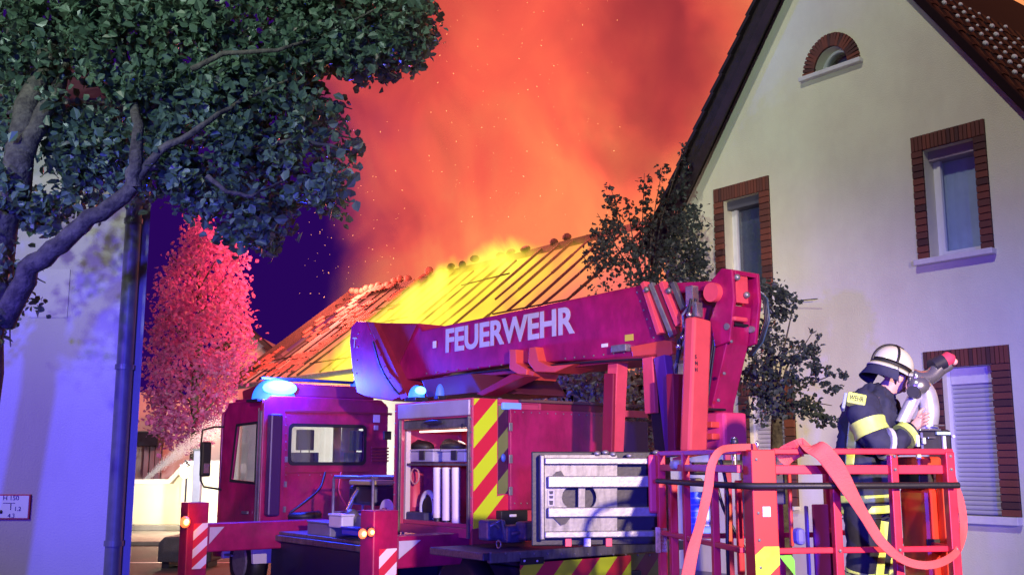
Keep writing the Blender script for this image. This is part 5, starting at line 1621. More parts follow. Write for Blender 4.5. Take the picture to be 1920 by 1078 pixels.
# black bumper bar round the outside
bar_z = K(1600, 910, y=-.08).z
bp_('bumper_bar', lambda b: b.tube([(-.165, BD * .93, bar_z), (-.17, BD * .5, bar_z), (-.165, .02, bar_z), (-.1, -.085, bar_z), (BW * .5, -.09, bar_z), (kx(1799, -.09), -.09, bar_z)], .020, 12), BLACK, 0)
for px in (1428, 1566, 1677): bp_('bar_bracket', lambda b, px=px: b.box(kx(px) - .015, kx(px) + .015, -.085, -.03, bar_z - .02, bar_z + .02), BLACK, .003)
# left face, running back
for y, w_, z1 in ((BD * .33, .05, ZT - .002), (BD * .66, .05, ZT - .002), (BD, .06, ZT)):
    post(-.10, y, w_, z1=z1)
bp_('basket_rail', lambda b: b.box(-.12, -.08, .11, BD + .03, ZT - .018, ZT + .018))
bp_('basket_rail', lambda b: b.box(-.118, -.082, .11, BD - .03, ZM - .02, ZM + .03), mat('side_rail_paint', (.6, .05, .08), .45))  # left face's middle rail in a red of its own
bp_('basket_rail', lambda b: b.box(-.118, -.082, .11, BD - .03, ZB - .018, ZB + .018))
# right face and back
for x, y, w_ in ((BW + .01, BD * .5, .05), (BW + .01, BD, .06), (BW * .35, BD, .05), (BW * .68, BD, .05)):
    post(x, y, w_, z1=ZT - .002, m=RED)
bp_('basket_rail', lambda b: b.box(BW - .01, BW + .03, .035, BD - .03, ZT - .018, ZT + .018))
bp_('basket_rail', lambda b: b.box(BW - .01, BW + .03, .035, BD - .03, ZB - .018, ZB + .018))
bp_('basket_rail', lambda b: b.box(-.07, BW - .02, BD - .02, BD + .02, ZB - .05, ZB - .01), RED)
# red cabinet at the right front corner
rc = mat('bright_red_cabinet', (.72, .035, .02), .4, coat=.4, var=.08)
cx0, cx1 = kx(1732, .3), kx(1764, .3)
bp_('cabinet', lambda b: b.box(cx0, cx1, .3, .62, ZF + .002, K(1745, 915, y=.3).z), rc, .03)
cx2, cx3 = kx(1768, .22), kx(1784, .22)
bp_('cabinet', lambda b: b.box(cx2, cx3, .22, .30, ZF + .002, ZM), rc, .01)
bp_('cabinet_head', lambda b: b.box(cx0 - .03, cx3, .3, .6, ZM - .0, ZT - .03), mat('head_red', (.66, .06, .03), .4), .02)
bp_('cabinet_gap', lambda b: b.box(cx0 - .02, cx2, .31, .6, K(1745, 914, y=.3).z, ZM - .004), BLACK, .005)
bp_('cabinet_band', lambda b: b.box(cx0 - .006, cx2, .285, .3, K(1745, 1022, y=.29).z, K(1745, 1010, y=.29).z), BLACK, .003)
# hinge plate and blue lit box on the left rear corner, inner posts
def kr(px0, px1, py0, py1, y, d, m, name, bev=.008):
    a = K(px0, py0, y=y); b = K(px1, py1, y=y)
    return bp_(name, lambda q: q.box(a.x, b.x, y, y + d, min(a.z, b.z), max(a.z, b.z)), m, bev)
kr(1288, 1336, 922, 1000, 1.2, .05, mat('blue_light_paint', (.10, .22, .80), .5, var=.2, vscale=3), 'blue_lit_box')  # clutter box; the blue light on it is put into its colour
for py in (932, 944, 956, 968, 980):
    kr(1292, 1318, py, py + 3, 1.19, .004, mat('lamella_blue', (.35, .45, .9), .6), 'box_lamella', 0)
kr(1313, 1330, 956, 986, 1.18, .01, WHITE, 'box_label', .002)
kr(1256, 1275, 905, 1078, 1.5, .06, PINK, 'inner_post')
kr(1381, 1398, 900, 1078, .9, .05, PINK, 'inner_post')
kr(1361, 1375, 925, 1015, 1.0, .04, mat('rust_red_paint', (.5, .07, .04), .5), 'inner_post')
kr(1477, 1490, 858, 1024, 1.3, .04, mat('dull_red_paint', (.55, .04, .05), .5), 'inner_post')
kr(1262, 1300, 862, 880, 1.3, .12, mat('lamp_housing', (.5, .5, .5), .4, var=.3), 'lamp_housing', .03)
kr(1300, 1335, 866, 890, 1.35, .15, NAVY, 'control_box', .02)
kr(1290, 1320, 896, 910, 1.3, .1, ALU, 'latch_box', .02)
kr(1340, 1400, 862, 885, 1.2, .15, BLACK, 'control_box', .02)
kr(1350, 1372, 905, 915, .8, .1, NAVY, 'control_box', .02)
kr(1395, 1404, 920, 1005, .8, .04, STEEL, 'cable_tray', .004)
kr(1455, 1474, 886, 945, 1.4, .04, mat('dark_violet_board', (.05, .04, .10), .5), 'back_board')  # board coloured a dark violet
kr(1512, 1522, 948, 1078, 1.4, .05, mat('violet_post', (.20, .10, .6), .45), 'inner_post')
kr(1496, 1514, 990, 1022, 1.0, .12, mat('blue_canister', (.16, .16, .75), .4), 'canister', .03)
kr(1524, 1560, 945, 1078, 1.5, .03, mat('magenta_panel', (.45, .04, .30), .5), 'back_board')
for (px0, py0, px1, py1) in ((1376, 820, 1378, 880),):
    a = K(px0, py0, y=.6); b = K(px1, py1, y=.6)
    bp_('gate_bolt', lambda q: q.tube([b, a], .018, 10), CHROME, 0)
bp_('gate_bolt', lambda q: q.ball(K(1377, 828, y=.6), .028, .028, .035, 12, 8), NAVY, 0)
bp_('gate_bolt', lambda q: q.ball(K(1420, 834, y=.0), .012, .012, .03, 10, 6), CHROME, 0)
# left hinge plates toward the platform
kr(1216, 1246, 852, 962, 1.85, .04, mat('hinge_red', (.60, .04, .12), .45), 'hinge_plate', .02)
kr(1237, 1248, 962, 1078, 1.8, .04, mat('hinge_red_b', (.55, .05, .12), .45), 'hinge_post')
kr(1230, 1252, 988, 1036, 1.75, .03, mat('lilac_bracket', (.6, .35, .5), .5, var=.3, vscale=30), 'bracket', .006)
# folded aluminium platform beside the basket
YP = 1.95
pf_o = [(1013, 855), (1020, 852), (1158, 852), (1158, 1008), (1022, 1008), (1013, 1012)]
def kp(px, py, y): p = K(px, py, y=y); return (p.x, p.z)
def arcpx(cx, cy, rx, ry, t0, t1, n=8): return [(cx + rx * math.cos(R(t0 + (t1 - t0) * k / n)), cy + ry * math.sin(R(t0 + (t1 - t0) * k / n))) for k in range(n + 1)]
h1 = [kp(a, b, YP) for a, b in [(1072, 914), (1072, 952), (1060, 952)] + arcpx(1072, 933, 19, 19, 100, 260)[1:-1] + [(1060, 914)]]
h1 = [kp(a, b, YP) for a, b in arcpx(1076, 932, 22, 21, 90, 270) + [(1084, 911), (1084, 953)]]
h2 = [kp(a, b, YP) for a, b in [(1098, 953), (1098, 911)] + arcpx(1101, 932, 17, 21, -90, 90)]
mb = MB(fr_k); mb.poly([kp(a, b, YP) for a, b in pf_o], YP, YP + .03, 'y', [h1, h2])
fp = part('folding_platform', mb, ALU, .004)
mb = MB(fr_k); a = K(1012, 852, y=YP - .02); b = K(1022, 1012, y=YP - .02); mb.box(a.x, b.x, YP - .03, YP + .05, b.z, a.z); part('platform_frame', mb, ALU, .01, parent=fp)
for (y0_, y1_) in ((858, 870), (892, 913), (951, 968), (996, 1006)):
    xs0 = 1028 if 880 < y0_ < 990 else 1022
    a = K(xs0, y0_, y=YP - .06); b = K(1240, y1_, y=YP - .06)
    mb = MB(fr_k); mb.box(a.x, b.x, YP - .055, YP - .006, b.z, a.z); part('platform_rail', mb, STEEL, .008, parent=fp)
for pts in ([(1036, 892), (1044, 884), (1052, 882), (1058, 892)], [(1038, 970), (1070, 970), (1060, 982), (1052, 984)]):
    mb = MB(fr_k); mb.poly([kp(a, b, YP - .02) for a, b in pts], YP - .02, YP - .004); part('hand_hole', mb, BLACK, parent=fp)
mb = MB(fr_k); mb.poly([kp(a, b, YP - .02) for a, b in ((1028, 918), (1040, 918), (1040, 948), (1028, 948))], YP - .006, YP - .003)
lb = part('platform_label', mb, mat('label_grey', (.45, .45, .48), .6), parent=fp)
for k, (a_, b_) in enumerate(((920, 926), (929, 934), (938, 946))):
    mb = MB(fr_k); mb.poly([kp(a, b, YP - .02) for a, b in ((1030, a_), (1038, a_), (1037, b_), (1031, b_))], YP - .009, YP - .0065); part('label_print', mb, BLACKPRINT, parent=fp)
mb = MB(fr_k); a = K(996, 846, y=YP + .08); b = K(1240, 1020, y=YP + .08); mb.box(a.x, b.x, YP + .07, YP + .09, b.z, a.z); part('dark_backdrop', mb, BLACK, .01, parent=fp)  # black sheet put in as the dark backdrop beyond the platform
for px in (1060, 1096, 1136):
    a = K(px, 1008, y=YP); b = K(px + 12, 1024, y=YP)
    mb = MB(fr_k); mb.box(a.x, b.x, YP, YP + .04, b.z, a.z); part('foot_block', mb, WHITE if px == 1096 else REDP, .004, parent=fp)
for px, py in ((1120, 850), (1135, 848), (1150, 851), (1180, 854), (1230, 848)):
    mb = MB(fr_k); mb.ball(K(px, py, y=YP), .03, .03, .02, 10, 6); part('spring_catch', mb, STEEL, parent=fp)

# water cannon on the basket's right corner
wcp = MB(fr_k)
YW = .42
def W_(px, py, y=YW): return K(px, py, y=y)
def crv(pts, sub=5):
    """Catmull-Rom through points"""
    o = []
    P = [pts[0]] + pts + [pts[-1]]
    for i in range(1, len(P) - 2):
        for k in range(sub):
            t = k / sub
            a, b, c, d = P[i - 1], P[i], P[i + 1], P[i + 2]
            o.append(.5 * ((2 * b) + (c - a) * t + (2 * a - 5 * b + 4 * c - d) * t * t + (3 * b - a - 3 * c + d) * t ** 3))
    o.append(pts[-1]); return o
mb = MB(fr_k); mb.tube([W_(1738, 850), W_(1738, 800)], .075, 18)
mb.tube(crv([W_(1738, 802), W_(1742, 770), W_(1736, 738), W_(1722, 724)]), .068, 18)
mb.tube(crv([W_(1690, 795), W_(1700, 775), W_(1712, 750), W_(1722, 730)]), .045, 14)
wc = part('water_cannon', mb, mat('cast_silver', (.62, .64, .72), .32, metal=.55, var=.15, vscale=12), 0, parent=None)
mb = MB(fr_k); mb.ball(W_(1722, 724), .085, .08, .08, 16, 10); part('swivel_joint', mb, CHROME, parent=wc)
mb = MB(fr_k); mb.tube([W_(1712, 734, YW - .09), W_(1716, 738, YW - .02)], .042, 14); part('hand_wheel', mb, BLACK, .006, parent=wc)
mb = MB(fr_k); mb.tube(crv([W_(1708, 704), W_(1725, 709), W_(1745, 706), W_(1760, 692)]), [.030] + [.052] * 15, 16)
part('barrel', mb, CHROME, parent=wc)
mb = MB(fr_k); mb.tube([W_(1748, 688), W_(1768, 692 - 14)], .055, 14); part('barrel_ring', mb, NAVY, parent=wc)
mb = MB(fr_k); mb.tube([W_(1757, 700), W_(1781, 686)], .03, 12); part('barrel_tube', mb, CHROME, parent=wc)
mb = MB(fr_k); mb.tube([W_(1762, 682), W_(1778, 672), W_(1786, 674)], [.045, .050, .035], 14); part('nozzle_tip', mb, mat('nozzle_red', (.6, .05, .12), .5), parent=wc)
mb = MB(fr_k); mb.ball(W_(1789, 678), .024, .024, .024, 10, 6); part('nozzle_cap', mb, mat('nozzle_pink', (.75, .4, .35), .5), parent=wc)
mb = MB(fr_k)
mb.box(K(1722, 812, y=YW - .1).x, K(1782, 812, y=YW - .1).x, YW - .12, YW + .12, K(1740, 848, y=YW).z, K(1740, 806, y=YW).z); co = part('control_console', mb, NAVY, .02, parent=basket)
for px, py, w_, h_, m in ((1722, 826, 7, 22, WHITE), (1734, 826, 6, 12, WHITE), (1770, 812, 26, 6, mat('teal_trim', (.5, .75, .75), .4)), (1772, 830, 7, 26, WHITE), (1724, 852, 8, 16, WHITE), (1776, 856, 7, 26, WHITE), (1745, 805, 40, 4, CHROME), (1789, 818, 5, 5, WHITE), (1760, 797, 24, 3, CHROME), (1748, 820, 14, 3, CHROME)):
    a = K(px - w_ / 2, py - h_ / 2, y=YW - .15); b = K(px + w_ / 2, py + h_ / 2, y=YW - .15)
    bp_('console_fitting', lambda q: q.box(a.x, b.x, YW - .15, YW - .125, b.z, a.z), m, .004)

# coral fire hoses slung over the rail
CORAL = mat('coral_hose', (.66, .10, .10), .75, var=.08, vscale=9, bump=.25, bscale=120)
def flathose(name, label, pts, w, flatn=None):
    """a flattened hose: a thin band of real thickness along a curve"""
    P = crv(pts, 7)
    mb = MB(); vs = []; fs = []
    n = len(P)
    for i, p in enumerate(P):
        d = (P[min(i + 1, n - 1)] - P[max(i - 1, 0)]).normalized()
        wig = .35 * math.sin(i * .23 + n)
        view = Matrix.Rotation(wig, 3, 'Z') @ Vector((0.10, -0.99, 0.1)) if not flatn else flatn(i / (n - 1))
        s_ = d.cross(view).normalized()
        t_ = s_.cross(d).normalized()
        wi = w(i / (n - 1)) if callable(w) else w
        for (ca, sa) in ((1, .25), (.9, 1), (0, .75), (-.9, 1), (-1, .25), (-1, -.25), (0, -1), (1, -.25)):
            vs.append(p + s_ * ca * wi / 2 + t_ * sa * .005)
    for i in range(n - 1):
        for a in range(8):
            b = (a + 1) % 8
            fs.append((i * 8 + a, i * 8 + b, i * 8 + 8 + b, i * 8 + 8 + a))
    mb.add(vs, fs)
    return tag(obj(name, mb, CORAL), label, 'hose')
H = lambda px, py, y: K(px, py, y=y) 
def HW_(px, py, y): return fr_k @ K(px, py, y=y)
flathose('fire_hose', 'coral flat hose hanging straight down left of the basket corner post', [HW_(1420, 838, .10), HW_(1378, 839, .0), HW_(1350, 845, -.12), HW_(1334, 872, -.16), HW_(1327, 920, -.16), HW_(1312, 985, -.16), HW_(1297, 1040, -.16), HW_(1284, 1110, -.16)], lambda t: .045 + .05 * max(0, t - .3))
flathose('fire_hose', 'coral flat hose looping in a wide curve across the basket front', [HW_(1462, 862, .12), HW_(1480, 848, .08), HW_(1505, 838, .0), HW_(1535, 842, -.14), HW_(1562, 870, -.16), HW_(1592, 918, -.16), HW_(1622, 968, -.16), HW_(1655, 1018, -.16), HW_(1700, 1052, -.16), HW_(1750, 1058, -.15), HW_(1792, 1036, -.05), HW_(1806, 995, .08), HW_(1802, 945, .12), HW_(1788, 900, .12), HW_(1780, 868, .1)], lambda t: .115 if t < .3 else (.115 - .065 * min(1, (t - .3) / .25)))
# a pole of a second white spare gasket? thin strap on the rail
flathose('webbing_strap', 'thin coral webbing strap tied along the top rail left of the corner post', [HW_(1262, 862, 1.55), HW_(1300, 852, 1.2), HW_(1350, 846, .8), HW_(1400, 842, .3)], .03)

# ------------------------------------------------------------------ the firefighter
FY = .55          # depth inside the basket
def Fp(px, py, dy=0.0): return fr_k @ K(px, py, y=FY + dy)
man = thing('person', 'firefighter in white helmet and navy jacket with yellow bands bending over the water cannon', 'firefighter', loc=(Fp(1622, 1100).x, Fp(1622, 1100).y, ZF))
SKIN = mat('skin', (.62, .36, .28), .55, var=.06, vscale=20)
JACKET = mat('navy_jacket', (.020, .024, .060), .8, var=.35, vscale=7, bump=.6, bscale=9)
TROUS = mat('navy_trousers', (.014, .016, .034), .85, var=.35, vscale=7, bump=.6, bscale=9)
YEL = mat('reflective_yellow', (.62, .78, .16), .45, var=.12, vscale=30)
GREYB = mat('reflective_silver', (.5, .52, .58), .4, var=.1)
HELM = mat('helmet_white', (.56, .58, .48), .32, coat=.4, var=.04, vscale=5)
def skin(name, nodes, edges, m, parent, root=0, sub=2, kind=None):
    me = bpy.data.meshes.new(name)
    I = worldmat(parent).inverted()
    me.from_pydata([tuple(I @ Vector(p[0])) for p in nodes], edges, [])
    o = bpy.data.objects.new(name, me)
    col.objects.link(o); o.parent = parent
    md = o.modifiers.new('skin', 'SKIN'); md.use_smooth_shade = True
    for i, p in enumerate(nodes):
        r = p[1]
        me.skin_vertices[0].data[i].radius = (r, r) if not isinstance(r, tuple) else r
    me.skin_vertices[0].data[root].use_root = True
    sb = o.modifiers.new('sub', 'SUBSURF'); sb.levels = sub; sb.render_levels = sub
    me.materials.append(m)
    return o
# body: pelvis, spine, neck, head, arms with hands, legs
nodes = [(Fp(1624, 930, .1), .13), (Fp(1624, 850, .1), .13), (Fp(1632, 778, .1), .14), (Fp(1655, 738, .08), .065), (Fp(1680, 716, .05), .075), (Fp(1686, 700, .05), .085),
         (Fp(1622, 765, -.10), .07), (Fp(1652, 832, -.18), .05), (Fp(1700, 812, -.14), .036), (Fp(1724, 792, -.20), .036),
         (Fp(1652, 765, .28), .07), (Fp(1695, 825, .28), .05), (Fp(1728, 795, .12), .036), (Fp(1738, 785, .08), .034),
         (Fp(1616, 958, .0), .10), (Fp(1618, 1035, -.03), .07), (Fp(1610, 1105, -.03), .05), (Fp(1628, 1112, -.08), .045),
         (Fp(1640, 958, .22), .10), (Fp(1650, 1035, .22), .07), (Fp(1645, 1105, .24), .05), (Fp(1665, 1112, .2), .045)]
edges = [(0,1),(1,2),(2,3),(3,4),(4,5),(2,6),(6,7),(7,8),(8,9),(2,10),(10,11),(11,12),(12,13),(0,14),(14,15),(15,16),(16,17),(0,18),(18,19),(19,20),(20,21)]
# fingers curled round the cannon's pipe
fb = len(nodes)
for hnd, c, dy in ((9, (1726, 788), -.215), (13, (1736, 780), .02)):
    for i in range(4):
        s0 = len(nodes)
        nodes.append((Fp(c[0] + 2, c[1] - 10 + i * 6.5, dy), .011))
        nodes.append((Fp(c[0] + 10, c[1] - 14 + i * 6.5, dy - .035), .010))
        nodes.append((Fp(c[0] + 19 - abs(i - 1.4), c[1] - 13 + i * 6.5, dy - .02), .008))
        edges += [(hnd, s0), (s0, s0 + 1), (s0 + 1, s0 + 2)]
    s0 = len(nodes)
    nodes.append((Fp(c[0] - 2, c[1] - 16, dy + .03), .012)); nodes.append((Fp(c[0] + 7, c[1] - 23, dy + .02), .010))
    edges += [(hnd, s0), (s0, s0 + 1)]
body = skin('body', nodes, edges, SKIN, man)
# clothing as lofts
def loft(name, rings, m, n=20, parent=man, cap=True, thick=None):
    """rings: (centre, u vector, v vector)"""
    mb = MB(); vs = []; fs = []
    mb.smooth = True
    for c, u, v in rings:
        for k in range(n):
            t = 2 * math.pi * k / n
            vs.append(c + u * math.cos(t) + v * math.sin(t))
    for i in range(len(rings) - 1):
        for k in range(n):
            j = (k + 1) % n
            fs.append((i*n + k, i*n + j, (i+1)*n + j, (i+1)*n + k))
    if cap: fs += [tuple(reversed(range(n))), tuple(range(len(vs) - n, len(vs)))]
    mb.add(vs, fs)
    o = obj(name, mb, m, parent)
    sb = o.modifiers.new('sub', 'SUBSURF'); sb.levels = 1; sb.render_levels = 1
    return o
ux = Vector((math.cos(bang), math.sin(bang), 0)); uy = Vector((-math.sin(bang), math.cos(bang), 0)); uz = Vector((0, 0, 1))
pxm = 7.15 / F
def trs(px, py, hw, hd, tilt=0.0, dy=.09):
    u = (ux * math.cos(tilt) + uz * math.sin(tilt)) * hw * pxm
    return (Fp(px, py, dy), u, uy * hd)
rings = [trs(1652, 722, 16, .075, -.5), trs(1646, 733, 26, .11, -.45), trs(1636, 750, 40, .19, -.35), trs(1631, 768, 46, .245, -.25), trs(1627, 795, 47, .25, -.12), trs(1625, 830, 48, .235, -.05), trs(1623, 865, 49, .225, 0), trs(1622, 900, 50, .23, .04), trs(1621, 935, 51, .235, .06), trs(1621, 968, 52, .24, .06)]
jk = loft('jacket', rings, JACKET, 24)
# folds
for o_, st in ((jk, .095),):
    tx = bpy.data.textures.new('folds', 'CLOUDS'); tx.noise_scale = .10; tx.noise_depth = 2
    dm = o_.modifiers.new('folds', 'DISPLACE'); o_.modifiers['sub'].levels = 2; o_.modifiers['sub'].render_levels = 2; dm.texture = tx; dm.strength = st; dm.mid_level = .5
def ringat(t):
    """interpolated jacket ring at parameter 0..len-1"""
    i = min(int(t), len(rings) - 2); f = t - i
    return tuple(rings[i][k].lerp(rings[i + 1][k], f) for k in range(3))
def band(name, t0, t1, a0, a1, m, off=.012, n=24, steps=4, parent=man):
    mb = MB(); mb.smooth = True; vs = []; fs = []
    for side_ in (off, off - .010):
        for s in range(steps + 1):
            c, u, v = ringat(t0 + (t1 - t0) * s / steps)
            for k in range(n + 1):
                a = R(a0 + (a1 - a0) * k / n)
                d = u * math.cos(a) + v * math.sin(a)
                vs.append(c + d + d.normalized() * side_)
    W = n + 1; L = W * (steps + 1)
    for s in range(steps):
        for k in range(n):
            q = s * W + k
            fs.append((q, q + 1, q + W + 1, q + W)); fs.append((L + q, L + q + W, L + q + W + 1, L + q + 1))
    for k in range(n):
        fs.append((k, L + k, L + k + 1, k + 1)); q = steps * W + k; fs.append((q, q + 1, L + q + 1, L + q))
    for s in range(steps):
        q = s * W; fs.append((q, q + W, L + q + W, L + q)); q = s * W + n; fs.append((q, L + q, L + q + W, q + W))
    mb.add(vs, fs); return obj(name, mb, m, parent)
band('hem_band', 7.72, 8.12, 0, 360, YEL, .022, 40)
band('hem_band', 8.3, 8.72, 0, 360, YEL, .022, 40)
band('back_stripe', 3.4, 5.4, 198, 216, YEL, .022, 6, 8)
band('back_stripe', 5.62, 6.2, 198, 216, YEL, .022, 6, 4)
band('chest_stripe', 5.7, 6.9, 296, 308, YEL, .024, 5, 6)
band('jacket_hem', 8.95, 9.0, 0, 360, JACKET, .01, 30, 1)
# lettering on the patch
#PATCH
# sleeves
def sleeve(name, pts, rs, m=JACKET, n=14):
    P = [p for p in pts]
    mb = MB(); mb.smooth = True
    Q = crv(P, 4); m_ = len(Q)
    rr = []
    for i in range(m_):
        t = i / (m_ - 1) * (len(rs) - 1); k = min(int(t), len(rs) - 2)
        rr.append((rs[k] + (rs[k + 1] - rs[k]) * (t - k)) * (1 + .05 * math.sin(i * 1.9)))
    mb.tube(Q, rr, n)
    o = obj(name, mb, m, man)
    sb = o.modifiers.new('sub', 'SUBSURF'); sb.levels = 1; sb.render_levels = 1
    dm = o.modifiers.new('folds', 'DISPLACE'); dm.texture = tx; dm.strength = .075; dm.mid_level = .5
    return Q, rr
Q1, r1 = sleeve('sleeve', [Fp(1618, 758, -.06), Fp(1622, 780, -.16), Fp(1642, 822, -.21), Fp(1672, 832, -.21), Fp(1700, 814, -.19), Fp(1711, 804, -.19)], [.115, .105, .092, .086, .07, .06])
Q2, r2 = sleeve('sleeve', [Fp(1655, 758, .24), Fp(1675, 785, .30), Fp(1696, 822, .28), Fp(1718, 812, .18), Fp(1732, 793, .10)], [.10, .09, .08, .066, .058])
def cuff(Q, rr, i0, i1, m, name='sleeve_band', grow=.020):
    mb = MB(); mb.tube(Q[i0:i1 + 1], [r + grow for r in rr[i0:i1 + 1]], 16); return obj(name, mb, m, man)
cuff(Q1, r1, 5, 7, YEL); cuff(Q1, r1, 15, 17, YEL)
cuff(Q1, r1, 10, 11, GREYB)
cuff(Q2, r2, 12, 14, YEL)
nrm_ = (ux * -.35 - uy * .9 + uz * .38).normalized()
pos = Fp(1606, 748, -.19)
tz = (uz - nrm_ * uz.dot(nrm_)).normalized(); tz = (tz * math.cos(R(-14)) + nrm_.cross(tz) * math.sin(R(-14))).normalized()
tx_ = tz.cross(nrm_).normalized()
def Mp(o): q = pos + nrm_ * o; return Matrix(((tx_.x, tz.x, nrm_.x, q.x), (tx_.y, tz.y, nrm_.y, q.y), (tx_.z, tz.z, nrm_.z, q.z), (0, 0, 0, 1)))
mb = MB(Mp(-.03)); mb.box(-.060, .060, -.038, .042, -.03, .04); obj('name_patch', mb, YEL, man, bevel=.008)
fittext('WEHR', Mp(.0115) @ Matrix.Translation((-.045, -.018, 0)), .09, .036, BLACKPRINT, man)
mb = MB(Mp(-.03)); mb.box(-.085, -.062, -.085, .035, -.03, .032); obj('name_patch_edge', mb, mat('patch_grey', (.3, .38, .45), .6), man, bevel=.008)
# trousers and boots
for k, dy in ((0, -.02), (1, .22)):
    ox = (0, 26)[k]
    mb = MB()
    Q = crv([Fp(1616 + ox * .6, 945, dy), Fp(1617 + ox, 985, dy - .01), Fp(1618 + ox, 1035, dy - .03), Fp(1612 + ox, 1075, dy), Fp(1609 + ox, 1104, dy)], 5)
    mb.tube(Q, [.135 + (.085 - .135) * (i / (len(Q) - 1)) ** .7 + .004 * math.sin(i * 2.2) for i in range(len(Q))], 16)
    tr_ = obj('trouser_leg', mb, TROUS, man)
    mb = MB(); mb.tube(Q[14:17], [.098, .097, .096], 16); obj('trouser_band', mb, YEL, man)
    mb = MB()
    st = [q + ux * .115 * (1 - .3 * i / len(Q)) - uy * .05 for i, q in enumerate(Q[4:19])]
    mb.bar(st[0] - uy * .03, st[-1] - uy * .03 + ux * .005, .055, .02, up=uy); obj('side_stripe', mb, YEL, man)
    f = Fp(1612 + ox, 1112, dy)
    mb = MB(); f.z = ZF
    mb.ball(f + Vector((.03, -.02, .0)) + ux * .05, .15, .06, .10, 14, 6, zmin=0.0, rot=Matrix.Rotation(bang, 3, 'Z'))
    mb.tube([f + Vector((-.02, 0, .06)), f + Vector((-.02, 0, .2))], .068, 14)
    obj('boot', mb, BLACK, man)
# face
hc = Fp(1684, 704, .05)
hr = Matrix.Rotation(bang, 3, 'Z') @ Matrix.Rotation(R(28), 3, 'Y')
def hd(x, y, z): return hc + hr @ Vector((x, y, z))
mb = MB(); mb.ball(hd(0.005, 0, -.02), .088, .072, .115, 20, 14, rot=hr); obj('head', mb, SKIN, man)
mb = MB(); mb.tube([hd(.075, 0, .005), hd(.105, 0, -.045), hd(.085, 0, -.055)], [.010, .017, .010], 8); obj('nose', mb, SKIN, man)
for s in (-1, 1):
    mb = MB(); mb.ball(hd(.078, s * .030, .0), .011, .013, .009, 10, 6, rot=hr); obj('eye', mb, mat('eye_white', (.7, .7, .7), .3), man)
    mb = MB(); mb.ball(hd(.087, s * .030, -.001), .004, .006, .006, 8, 5, rot=hr); obj('iris', mb, BLACK, man)
    mb = MB(); mb.ball(hd(-.008, s * .073, -.03), .022, .010, .034, 10, 7, rot=hr); obj('ear', mb, SKIN, man)
    mb = MB(); mb.tube([hd(.083, s * .015, .018), hd(.078, s * .045, .017)], .005, 6); obj('eyebrow', mb, mat('brow_hair', (.10, .06, .04), .8), man)
mb = MB(); mb.tube([hd(.082, -.022, -.078), hd(.089, 0, -.078), hd(.082, .022, -.078)], .006, 6); obj('lips', mb, mat('lip_skin', (.45, .2, .18), .5), man)
mb = MB(); mb.ball(hd(-.02, 0, -.02), .088, .078, .105, 18, 10, rot=hr, zmin=-.2); obj('hair', mb, mat('dark_hair', (.05, .035, .03), .8, bump=.6), man)
# helmet: dome, brim, comb straps
hc2 = Fp(1673, 686, .05)
hm = Matrix.Rotation(bang, 3, 'Z') @ Matrix.Rotation(R(24), 3, 'Y')
def hl(x, y, z): return hc2 + hm @ Vector((x, y, z))
mb = MB(); mb.ball(hl(0, 0, 0), .150, .128, .140, 28, 14, rot=hm, zmin=-.12)
he = obj('helmet', mb, HELM, man)
def helmring(name, z0, z1, k0, k1, m, front=0.0):
    mb = MB(); mb.smooth = True; n = 36; vs = []; fs = []
    for (z, k) in ((z0, k0), (z1, k1), (z1 - .008, k1), (z0 - .010, k0)):
        for i in range(n):
            t = 2 * math.pi * i / n
            ext = front * max(0, math.cos(t)) ** 2 * (k - 1) * 4
            vs.append(hl((.150 * k + ext) * math.cos(t), .128 * k * math.sin(t), z))
    for r_ in range(4):
        for i in range(n):
            j = (i + 1) % n; a = r_; b = (r_ + 1) % 4
            fs.append((a * n + i, a * n + j, b * n + j, b * n + i))
    mb.add(vs, fs); return obj(name, mb, m, man)
helmring('helmet_brim', -.018, -.050, .985, 1.12, HELM, .25)
helmring('helmet_band', .004, -.016, 1.008, 1.02, BLACK)
mb = MB(); 
Q = [hl(.154 * math.sin(t) * 0 - .03, .133 * math.cos(t) * -1 * 1.0, .143 * math.sin(t)) for t in [R(-2 + 184 * k / 16) for k in range(17)]]
mb.tube([hl(-.035, -.131 * math.cos(t), .140 * math.sin(t)) for t in [R(184 * k / 16 - 2) for k in range(17)]], .0085, 8)
obj('helmet_strap', mb, BLACK, man)
mb = MB(); mb.tube([hl(-.153 * math.cos(t) * 1.0, 0, .144 * math.sin(t)) for t in [R(-6 + 110 * k / 14) for k in range(15)]], .011, 8); obj('helmet_comb', mb, BLACK, man)
mb = MB(); mb.tube([hl(-.02, -.10, -.03), hl(.02, -.085, -.10), hl(.06, -.02, -.15)], .007, 6); obj('chin_strap', mb, BLACK, man)
# leather neck guard
mb = MB(); mb.smooth = True
vs = []; fs = []; n = 14
for i in range(n + 1):
    t = R(95 + 170 * i / n)
    a = hl(.140 * math.cos(t), .125 * math.sin(t), -.03)
    b = a + Vector((-.035, 0, -.10)) + hm @ Vector((.05 * math.cos(t), .06 * math.sin(t), 0))
    vs += [a, b, a + hm @ Vector((.008 * math.cos(t), .008 * math.sin(t), 0)), b + hm @ Vector((.008 * math.cos(t), .008 * math.sin(t), 0))]
for i in range(n):
    q = 4 * i
    fs += [(q, q + 1, q + 5, q + 4), (q + 2, q + 6, q + 7, q + 3), (q + 1, q + 3, q + 7, q + 5)]
mb.add(vs, fs); obj('neck_guard', mb, JACKET, man)

